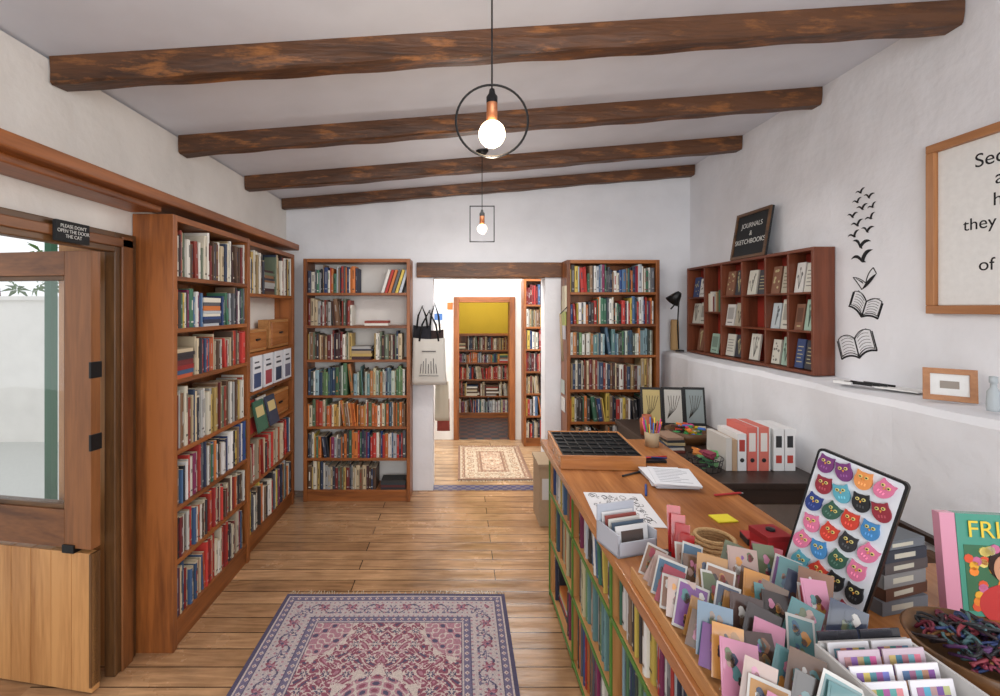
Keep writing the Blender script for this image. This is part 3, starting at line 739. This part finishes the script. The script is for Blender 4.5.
m = M(); T = TR(.685, .735, CT+.001, rz=.06); g = c(190, 188, 186)
m.box(0, 0, 0, .19, .16, .005, PAINT, g, T=T); m.box(0, 0, 0, .006, .16, .13, PAINT, g, T=T); m.box(.184, 0, 0, .19, .16, .13, PAINT, g, T=T); m.box(.006, 0, 0, .184, .006, .11, PAINT, g, T=T); m.box(.006, .154, 0, .184, .16, .135, PAINT, g, T=T)
pb = m.build("print_box")
m = M(); rq = random.Random(77)
for i, (bc, l) in enumerate([((40, 40, 46), .145), ((210, 208, 210), .14), ((190, 170, 180), .14), ((226, 222, 226), .13), ((226, 222, 226), .12)]):
    for side in (0, 1):
        L = T @ TR(.010+side*.086, .13-i*.022, .008, rx=-.25)
        m.box(0, 0, 0, .08, .003, l, GLOSS, c(*bc), T=L)
        if i == 0: continue
        pc = [(196, 120, 150), (120, 160, 190), (216, 150, 140), (150, 110, 170), (220, 190, 130), (100, 150, 150)]
        for a in range(5):
            for b in range(7):
                m.box(.01+a*.012, -.001, .02+b*(l-.03)/7, .01+(a+1)*.012, 0, .02+(b+1)*(l-.03)/7, GLOSS, tuple(q*rq.uniform(.6, 1.1) for q in c(*pc[(a+b+i+side*2) % 6])), T=L)
        m.prism([(.04+.018*math.cos(t*.5), l*.6+.026*math.sin(t*.5)) for t in range(12)], .0012, GLOSS, c(*pc[(i*3+side) % 6]), T=L @ frame((0, -.0008, 0), (1, 0, 0), (0, 0, 1)))
m.build("art_prints", pb)

# ------------------------------------------------------------------ side table beyond counter
m = M(); m.box(1.17, 2.25, .78, 1.78, 3.55, .81, DKT[1])
for x in (1.18, 1.73):
    for y in (2.27, 3.49): m.box(x, y, 0, x+.04, y+.04, .78, DKT[2])
m.box(1.18, 2.28, .70, 1.20, 3.5, .78, DKT[1]); m.box(1.2, 2.27, .70, 1.75, 2.29, .78, DKT[0])
m.build("side_table", bevel=.003)
m = M()
for i in range(3):
    T = TR(1.30+i*.155, 3.36, .812, rz=-.15, rx=-.18)
    m.box(0, 0, 0, .145, .014, .27, PAINT, c(28, 26, 26), T=T); m.box(.014, -.001, .018, .131, 0, .252, PAINT, c(*[(186, 166, 110), (190, 186, 178), (140, 150, 150)][i]), T=T)
    for k in range(5): m.tube([(.03, -.002, .05), (.07+.01*k-.02, -.002, .12), (.04+.02*k, -.002, .21)], .0015, PAINT, c(60, 50, 40), T=T, n=4)
m.build("display_notebooks")
BRT = [(210, 60, 130), (60, 160, 90), (220, 190, 50), (50, 110, 200), (200, 70, 50), (130, 60, 140), (230, 130, 50)]
m = M(); T = Matrix.Translation((1.07, 2.62, CT+.001))
m.lathe([(0, 0), (.035, 0), (.04, .08), (.037, .08), (.033, .005), (0, .005)], PAINT, c(180, 160, 130), T=T)
for k in range(22):
    a = k*.45; m.tube([(.02*math.cos(a), .02*math.sin(a), .01), (.05*math.cos(a), .05*math.sin(a), .13+.01*(k % 3))], .0035, PAINT, c(*BRT[k % 7]), T=T, n=5)
m.build("pencil_cup")
m = M(); T = Matrix.Translation((1.44, 2.98, .811))
m.lathe([(0, 0), (.11, 0), (.135, .07), (.128, .07), (.105, .008), (0, .008)], DARKF[0], T=T, n=28)
bk = m.build("trinket_basket")
m = M()
for k in range(50):
    a = ry.uniform(0, 6.3); rr2 = ry.uniform(0, .09)
    m.box(-.02, -.012, 0, .02, .012, .012, PAINT, c(*ry.choice(BRT+[(50, 40, 40), (90, 60, 50), (200, 190, 170)])), T=T @ TR(rr2*math.cos(a), rr2*math.sin(a), .035+.055*ry.random(), rz=a, rx=ry.uniform(-.5, .5)))
m.build("trinkets", bk)
m = M(); T = Matrix.Translation((1.24, 3.12, .811))
m.lathe([(0, 0), (.04, 0), (.045, .10), (.03, .115), (.03, .13), (.026, .13), (.024, .11), (.04, .09), (.036, .006), (0, .006)], PAINT, c(170, 90, 60), T=T)
m.build("clay_jar")
m = M()
for i, (cc, w, h) in enumerate([((200, 196, 190), .03, .17), ((180, 150, 120), .025, .16), ((222, 222, 222), .045, .19), ((206, 104, 92), .05, .225), ((222, 222, 222), .006, .225), ((206, 110, 96), .05, .225), ((226, 226, 224), .006, .225)]):
    x0 = 1.37+[0, .032, .06, .11, .162, .17, .222][i]
    T = TR(x0, 2.42, .811)
    m.box(0, 0, 0, w, .19, h, PAINT, c(*cc), T=T)
    if w > .04:
        m.box(.008, -.001, .10, w-.008, 0, h-.03, PAINT, c(222, 216, 210) if i > 2 else c(170, 60, 50), T=T)
        m.lathe([(0, .002), (.011, .002), (.011, 0)], PAINT, c(30, 30, 30), T=T @ frame((w/2, 0, .055), (1, 0, 0), (0, 0, 1)), n=12)
for i in range(2):
    T = TR(1.615+i*.058, 2.42, .811); m.box(0, 0, 0, .054, .19, .215, PAINT, c(224, 224, 224), T=T)
    m.box(.012, -.001, .12, .042, 0, .18, PAINT, c(40, 40, 44), T=T); m.box(.012, -.001, .04, .042, 0, .08, PAINT, c(180, 60, 50), T=T)
m.build("box_files", bevel=.0015)
T = Matrix.Translation((1.27, 2.44, .811)) @ Matrix.Scale(.74, 4)
m = M()
for zz in (.01, .05, .09): m.tube([((.10+.2*zz)*math.cos(t*.26), (.10+.2*zz)*math.sin(t*.26), zz) for t in range(24)], .003, BLACK, T=T, closed=True, n=5)
for k in range(16):
    a = k*math.pi/8; m.tube([(.10*math.cos(a), .10*math.sin(a), .005), (.118*math.cos(a), .118*math.sin(a), .09)], .002, BLACK, T=T, n=4)
wb = m.build("wire_basket")
m = M()
for k in range(30):
    a = ry.uniform(0, 6.3); rr2 = ry.uniform(0, .06)
    m.box(-.035, -.025, 0, .035, .025, .014, CLOTH, c(*ry.choice([(90, 150, 90), (130, 50, 70), (60, 100, 70), (180, 110, 50), (110, 160, 110), (50, 40, 44)])), T=T @ TR(rr2*math.cos(a), rr2*math.sin(a), .03+.10*ry.random(), rz=a, rx=ry.uniform(-.6, .6)))
m.build("cloth_purses", wb)
m = M()
for k in range(6):
    m.box(0, 0, 0, .10, .16, .014, PAINT, c(*[(120, 60, 50), (206, 200, 190), (60, 70, 90), (180, 160, 120), (40, 40, 44), (150, 120, 100)][k]), T=TR(1.20, 2.72, .811+k*.0145, rz=.1*(k % 3)-.1))
m.build("notebook_pile")
m = M(); m.box(1.775, 1.45, .76, 1.80, 2.24, .785, DKT[1]); m.build("trim_wall_rail")
m = M(); rs = random.Random(14)
for zr in range(5):
    y = 1.44
    while y < 2.2:
        l = rs.uniform(.12, .24); y1 = min(y+l-.01, 2.24)
        m.box(1.745+rs.uniform(0, .02), y, .02+zr*.145, 1.795, y1, .02+zr*.145+.135, STONE); y += l
m.build("trim_rough_stone", bevel=.02)
m = M(); m.box(.60, 3.55, .001, .86, 3.85, .45, CARDB); m.box(.62, 3.548, .2, .84, 3.55, .36, PAINT, c(210, 210, 210)); m.box(.59, 3.54, .45, .87, 3.86, .47, CARDB); m.build("cardboard_box")

# ------------------------------------------------------------------ right wall items
TH = frame((1.955, 4.05, 1.275), (0, -1, 0), (1, 0, 0)); W, H, D = 1.45, .715, .12
m = M()
m.box(0, 0, 0, .018, D, H, REDW[2], T=TH); m.box(W-.018, 0, 0, W, D, H, REDW[2], T=TH); m.box(.018, 0, 0, W-.018, D, .018, REDW[1], T=TH); m.box(.018, 0, H-.018, W-.018, D, H, REDW[1], T=TH)
m.box(.018, D-.008, .018, W-.018, D, H-.018, REDP, T=TH)
cols = [.018, .28, .52, .78, 1.03, 1.24, W-.018]
rows = [[.018, .24, .46, H-.018], [.018, .34, H-.018], [.018, .24, .46, H-.018], [.018, .24, .46, H-.018], [.018, .24, .46, H-.018], [.018, .24, .46, H-.018]]
for x in cols[1:-1]: m.box(x-.007, .003, .018, x+.007, D-.008, H-.018, REDW[2], T=TH)
for i in range(6):
    for z in rows[i][1:-1]: m.box(cols[i]+.007, .003, z-.006, cols[i+1]-.007, D-.008, z+.006, REDW[1], T=TH)
ph = m.build("pigeonhole_shelf", bevel=.0015)
m = M(); rj = random.Random(3)
for i in range(6):
    for j in range(len(rows[i])-1):
        z0 = rows[i][j]+.007; hh = rows[i][j+1]-rows[i][j]-.02
        if rj.random() < .08: continue
        kind = rj.choice(['cards', 'cards', 'cards', 'spines', 'one'])
        x = cols[i]+.016; xe = cols[i+1]-.016
        if kind == 'spines' and i < 5:
            xx = x
            while xx < xe-.05:
                w = rj.uniform(.012, .026); h = rj.uniform(.55, .8)*min(hh, .21)
                m.box(xx, .03, z0, xx+w, .105, z0+h, PAINT, c(*rj.choice(PAL['mix']+PAL['old'])), T=TH); xx += w+.002
            continue
        n = 1 if kind == 'one' else 2
        wmax = (xe-x)/n
        for k in range(n):
            w = min(wmax-.01, .105)*rj.uniform(.85, 1); h = min(hh-.012, .185)*rj.uniform(.8, 1)
            base = rj.choice([(206, 204, 192), (186, 196, 200), (214, 212, 208), (176, 168, 150), (60, 76, 118), (210, 208, 198), (60, 60, 66), (130, 90, 70), (160, 186, 170), (206, 204, 192)])
            L = TH @ TR(x+rj.uniform(0, max(0, wmax-w-.012)), .03, z0, rx=-.14)
            m.box(0, 0, 0, w, .012, h, PAINT, c(*base), T=L)
            dark = sum(base) > 400
            ink = tuple(q*.3 for q in c(*base)) if dark else c(190, 180, 140)
            sty = rj.randint(0, 3)
            if sty == 0:
                for s in range(5):
                    b0 = rj.uniform(.015, w-.015); t0 = rj.uniform(.5, .9)
                    m.tube([(w/2, -.001, h*.12), ((w/2+b0)/2, -.001, h*t0*.6), (b0, -.001, h*t0)], .0012, PAINT, ink, T=L, n=4)
                    m.prism([(b0+.006*math.cos(t), h*t0+.011*math.sin(t)) for t in range(6)], .001, PAINT, ink, T=L @ frame((0, -.0002, 0), (1, 0, 0), (0, 0, 1)))
            elif sty == 1:
                m.box(.012, -.001, h*.3, w-.012, 0, h*.85, PAINT, tuple(q*.55 for q in c(*base)), T=L); m.box(.02, -.001, h*.12, w-.02, 0, h*.17, PAINT, ink, T=L)
            elif sty == 2:
                for s in range(5): m.box(.012, -.001, h*(.2+.13*s), w-.012-.01*(s % 2), 0, h*(.23+.13*s), PAINT, ink, T=L)
            else:
                for s in range(9):
                    px, pz = rj.uniform(.014, w-.014), rj.uniform(.02, h-.02); r0 = rj.uniform(.004, .01)
                    m.prism([(px+r0*math.cos(t), pz+r0*math.sin(t)) for t in range(6)], .001, PAINT, ink, T=L @ frame((0, -.0002, 0), (1, 0, 0), (0, 0, 1)))
            x += wmax
m.build("sketchbooks", ph)
m = M()
CB = frame((1.985, 3.42, 1.991), (0, -1, 0), (.16, 0, 1))
m.box(0, 0, 0, .38, .33, .014, CHALK, T=CB)
for (a0, b0, a1, b1) in [(0, 0, .38, .02), (0, .31, .38, .33), (0, .02, .02, .31), (.36, .02, .38, .31)]: m.box(a0, b0, .014, a1, b1, .022, DARKF[1], T=CB)
cb = m.build("chalkboard_sign")
text("lettering", "JOURNALS\n&\nSKETCHBOOKS", tuple(CB @ Vector((.19, .175, .0155))), (0, -1, 0), tuple(CB.to_3x3() @ Vector((0, 1, 0))), .048, CHAIRC, cb, sp=1.2)
m = M(); PT = frame((2.081, 2.07, 1.625), (0, -1, 0), (0, 0, 1)); W, H = .98, .735; fw = .036
m.box(0, 0, 0, W, fw, .032, LIGHTF[1], T=PT); m.box(0, H-fw, 0, W, H, .032, LIGHTF[1], T=PT); m.box(0, fw, 0, fw, H-fw, .032, LIGHTF[2], T=PT); m.box(W-fw, fw, 0, W, H-fw, .032, LIGHTF[2], T=PT)
m.box(fw, fw, 0, W-fw, H-fw, .014, WHITE, T=PT)
fr = m.build("framed_quotation", bevel=.003)
for i, (ln, s_) in enumerate([("Second hand books", 1.13), ("are wild books,", 1.1), ("homeless books;", 1.05), ("they have come together", 1), ("in vast flocks", 1.05), ("of variegated feather", 1.02)]):
    text("lettering_%d" % i, ln, (2.0665, 1.58, 2.235-.083*i), (0, -1, 0), (0, 0, 1), .069*s_, INK, fr)
# mural
m = M()
def W2(yc, zc, s, rot):
    return frame((2.079, yc, zc), (0, -1, 0), (0, 0, 1)) @ Matrix.Rotation(rot, 4, 'Z') @ Matrix.Scale(s, 4)
def pl(T, pts, r=.0022):
    P = [T @ Vector((p[0], p[1], 0)) for p in pts]
    m.tube([tuple(p) for p in P], r, INK, n=5)
def curve(p0, p1, p2, n=8): return [((1-t)**2*p0[0]+2*t*(1-t)*p1[0]+t*t*p2[0], (1-t)**2*p0[1]+2*t*(1-t)*p1[1]+t*t*p2[1]) for t in [k/n for k in range(n+1)]]
def obook(yc, zc, s, rot, lift=0.0, lines=True):
    T = W2(yc, zc, s, rot)
    for sg in (-1, 1):
        tx = sg*1.0; ty = .62+lift
        top = curve((0, .55), (sg*.45, 1.0+lift*.3), (tx, ty)); bot = curve((0, -.35), (sg*.45, .05+lift*.3), (tx, -.28+lift))
        pl(T, top); pl(T, bot); pl(T, [(tx, ty), (tx, -.28+lift)]); pl(T, curve((0, -.45), (sg*.5, -.12+lift*.3), (sg*1.08, -.4+lift)), .005); pl(T, [(sg*1.08, -.4+lift), (sg*1.08, .55+lift)], .003)
        pl(T, curve((0, .5), (sg*.35, .75+lift*.5), (sg*.8, .75+lift)), .0013)
        if lines:
            for k in range(5):
                y = .45-.16*k; pl(T, curve((sg*.15, y+.07), (sg*.45, y+.3+lift*.3), (sg*.85, y+.08+lift*.8), 5), .0011)
    pl(T, [(0, .55), (0, -.45)], .0035)
def bird(yc, zc, s, rot=0):
    T = W2(yc, zc, s, rot)
    P = curve((-1.1, .25), (-.5, .85), (-.05, .1))+curve((-.05, .1), (.35, 1.0), (1.15, .62))[1:]+curve((1.15, .62), (.5, .55), (.22, -.12))[1:]+[(.35, -.3), (0, -.25)]+curve((-.1, -.16), (-.5, .45), (-1.1, .25))[1:-1]
    m.prism(P, .002/s, INK, T=T)
obook(2.46, 1.435, .105, .3, .1); obook(2.42, 1.64, .085, -.35, .25)
T = W2(2.42, 1.79, .08, .3)
m.prism(curve((-.3, -.5), (.3, -.45), (1.0, .1))+curve((1.0, .1), (.6, .1), (.1, -.2))[1:], .025, INK, T=T); pl(T, curve((-.3, -.5), (-.5, .1), (-.7, .5))); pl(T, curve((-.7, .5), (-.2, .3), (.1, -.2))); pl(T, curve((.1, -.2), (.4, .4), (.9, .55))); pl(T, [(.9, .55), (1.0, .1)])
for k in range(3): pl(T, [(-.5+.1*k, .35-.1*k), (-.1, -.15+.05*k)], .0012)
bird(2.43, 1.90, .06, .1); bird(2.44, 1.975, .05, -.3)
for (y, z, s, r) in [(2.48, 2.03, .034, .2), (2.40, 2.045, .034, -.2), (2.46, 2.085, .034, .1), (2.38, 2.105, .028, .3), (2.49, 2.135, .03, -.1), (2.43, 2.165, .03, 0), (2.37, 2.16, .024, .3), (2.46, 2.205, .026, .1), (2.39, 2.215, .028, -.2), (2.44, 2.25, .026, .1)]: bird(y, z, s, r)
m.build("wall_mural_books_and_birds")
T = TR(1.90, 1.93, 1.278, rz=-.75, rx=-.2); m = M(); w, h = .155, .13
for (a0, b0, a1, b1) in [(0, 0, w, .022), (0, h-.022, w, h), (0, .022, .022, h-.022), (w-.022, .022, w, h-.022)]: m.box(a0, 0, b0, a1, .018, b1, LIGHTF[0], T=T)
m.box(.022, .006, .022, w-.022, .014, h-.022, WHITE, T=T); m.box(.05, .005, .05, w-.05, .006, h-.05, PAINT, c(150, 140, 130), T=T)
m.build("small_picture_frame", bevel=.002)
m = M(); T = TR(1.94, 2.26, 1.278, rz=-1.2)
for k in range(4): m.tube([(-.07+.02*k, -.02+.014*k, .008+.004*(k % 2)), (.05+.02*k, -.03+.02*k, .010)], .006, BLACK, T=T)
m.box(-.02, -.05, .0, .14, .05, .006, WHITE, T=T @ TR(.08, .02, 0)); m.box(-.08, -.04, .0, .0, .03, .012, WHITE, T=T @ TR(-.03, .0, 0)); m.build("pens_and_papers")
m = M(); m.lathe([(0, 0), (.018, 0), (.02, .01), (.018, .07), (.009, .085), (.009, .10), (.012, .102), (.012, .125), (0, .127)], PAINT, c(176, 184, 188), T=Matrix.Translation((1.93, 1.70, 1.277)))
m.build("glass_bottle")
m = M(); m.lathe([(0, 0), (.035, 0), (.037, .02), (.034, .25), (.03, .27), (.025, .27), (.025, .24), (0, .24)], ROPE, T=Matrix.Translation((1.90, 4.16, 1.277)), n=18); m.build("ceramic_vase")
m = M(); m.tube([(1.78, 3.97, 1.64), (1.84, 3.95, 1.72), (1.82, 3.90, 1.78)], .006, BLACK); m.tube([(1.84, 3.95, 1.72), (1.86, 4.02, 1.5), (1.875, 4.03, 1.30)], .006, BLACK)
m.lathe([(.018, .05), (.03, .03), (.06, -.05), (.056, -.05), (.026, .03)], BLACK, T=TR(1.80, 3.92, 1.74, rx=.5, ry=.5)); m.lathe([(0, 0), (.035, 0), (.035, .012), (0, .016)], BLACK, T=Matrix.Translation((1.885, 4.03, 1.277)))
m.build("desk_lamp")

# ------------------------------------------------------------------ tote bags and flyers by the doorway
def tote(name, x, y, z0, z1, w, hook, col, prn=None, strap=(20, 20, 22), side=False):
    m = M(); n = 10; vs = []; fs = []
    for sd in (-1, 1):
        for j in range(n+1):
            for i in range(n+1):
                u = i/n; v = j/n; ww = w*(1-.08*(v)); px = x+(u-.5)*ww
                pz = z0+(z1-z0)*v-.012*math.sin(math.pi*u)*v
                py = y+sd*(.022*math.sin(math.pi*u)*math.sin(math.pi*min(1, v*.9+.08))+.002)+.004*math.sin(u*14)*v
                vs.append((px, py, pz))
    K = (n+1)**2
    for s in (0, 1):
        for j in range(n):
            for i in range(n):
                a = s*K+j*(n+1)+i; fs.append((a, a+1, a+n+2, a+n+1))
    for j in range(n):
        for i in (0, n):
            a = j*(n+1)+i; fs.append((a, a+n+1, K+a+n+1, K+a))
    for i in range(n): fs.append((i, i+1, K+i+1, K+i))
    m.add(vs, fs, CLOTH, c(*col), smooth=True)
    for s in (-1, 1):
        m.tube([(x-.28*w, y+s*.006, z1-.03), (x-.2*w, y+s*.004, (z1+hook)/2), (x, y, hook), (x+.2*w, y+s*.004, (z1+hook)/2), (x+.28*w, y+s*.006, z1-.03)], .009, CLOTH, c(*strap), n=6)
    if prn:
        hh = (z1-z0)
        for k in range(7):
            m.tube([(x-.25*w+.08*w*k, y-.029, z0+hh*.25), (x-.22*w+.07*w*k, y-.031, z0+hh*(.45+.06*(k % 3)))], .0025, PAINT, c(*prn), n=4)
        m.tube([(x-.28*w, y-.03, z0+.2*hh), (x+.28*w, y-.03, z0+.2*hh)], .0025, PAINT, c(*prn), n=4)
        m.tube([(x-.2*w, y-.03, z0+.72*hh), (x+.2*w, y-.03, z0+.72*hh)], .004, PAINT, c(*prn), n=4)
    m.tube([(x, y, hook+.004), ((-.243, y, hook+.01) if side else (x, 4.249, hook+.01))], .004, BLACK, n=6)
    return m.build(name)
tote("tote_bag", -.27, 4.10, .98, 1.39, .30, 1.62, (206, 202, 194), (60, 60, 66))
tote("dark_tote_bag", -.335, 4.155, 1.20, 1.50, .17, 1.66, (34, 34, 40))
tote("dark_tote_bag", -.225, 4.20, 1.02, 1.46, .17, 1.69, (60, 46, 44))
tote("cloth_bag", -.165, 4.30, .62, .98, .13, 1.2, (196, 186, 166), None, (120, 100, 80), True)
tote("red_cloth_bag", -.155, 4.40, .50, .80, .12, 1.1, (150, 70, 60), None, (120, 60, 50), True)
m = M()
for i, (z, cc) in enumerate([(1.62, (206, 196, 170)), (1.5, (170, 176, 100)), (1.38, (200, 196, 200)), (.75, (216, 216, 212)), (.9, (190, 200, 194))]):
    m.box(.893+.002*i, 3.99+.02*i, z, .906, 4.12+.02*i, z+.22 if z > 1 else z+.12, PAINT, c(*cc))
m.tube([(.85, 3.98, 1.60), (.86, 3.985, 1.4), (.87, 3.98, 1.2)], .01, CLOTH, c(170, 150, 120)); m.tube([(.85, 3.98, 1.60), (.91, 3.99, 1.66)], .004, BLACK)
m.build("pinned_flyers")
m = M(); m.box(-.16, 5.896, 1.63, -.09, 5.901, 1.72, PAINT, c(210, 104, 44)); m.build("orange_notice")
m = M(); m.box(-.42, 5.888, 1.45, -.2, 5.901, 1.75, PAINT, c(200, 204, 210)); m.box(-.40, 5.885, 1.50, -.22, 5.888, 1.58, PAINT, c(70, 110, 170)); m.build("poster")

# ------------------------------------------------------------------ lights
def area(name, loc, rot, sx, sy, p, col=(1, 1, 1)):
    l = bpy.data.lights.new(name, 'AREA'); l.shape = 'RECTANGLE'; l.size = sx; l.size_y = sy; l.energy = p; l.color = col
    o = bpy.data.objects.new(name, l); bpy.context.collection.objects.link(o); o.location = loc; o.rotation_euler = rot; return o
def point(name, loc, p, col, r=.05):
    l = bpy.data.lights.new(name, 'POINT'); l.energy = p; l.color = col; l.shadow_soft_size = r
    o = bpy.data.objects.new(name, l); bpy.context.collection.objects.link(o); o.location = loc; return o
area("rear_fill_light", (.3, -1.7, 1.7), (math.radians(90), 0, 0), 3.0, 1.8, 62, (.96, .98, 1))  # large fill light added behind the camera; no window is modelled there
area("main_room_fill", (.3, 2.9, 2.42), (0, 0, 0), 1.6, 1.0, 18, (1, .98, .95))  # soft fill added under the ceiling, not tied to any fixture
point("pendant_glow", (.102, 1.5, 2.12), 9, (1, .85, .66), .05)
point("pendant_glow", (.155, 3.3, 2.13), 8, (1, .95, .88), .05)
area("middle_room_fill", (.2, 5.1, 2.4), (0, 0, 0), 1.6, 1.0, 50, (1, .98, .94))  # added fill that brightens the middle room and its floor reflection; no lamp modelled
area("far_room_fill", (.3, 6.8, 2.4), (0, 0, 0), 1.2, .8, 18, (1, .93, .8))  # warm fill added for the far room, without a lamp of its own
sc = bpy.context.scene
w = bpy.data.worlds.new("World"); sc.world = w; w.use_nodes = True
bg = w.node_tree.nodes["Background"]; bg.inputs[0].default_value = (.94, .97, 1, 1); bg.inputs[1].default_value = 1.1
sc.view_settings.view_transform = 'Standard'
sc.view_settings.look = 'None'
sc.view_settings.exposure = 0.08
cam = bpy.data.cameras.new("camera"); co = bpy.data.objects.new("camera", cam); bpy.context.collection.objects.link(co)
co.location = (0, 0, 1.65); co.rotation_euler = (math.radians(90), 0, 0)
cam.sensor_width = 36; cam.lens = 470*36/1000; cam.shift_x = .04; cam.shift_y = -.04; cam.clip_start = .02
sc.camera = co
for o in bpy.data.objects:
    if "wl" in o: del o["wl"]
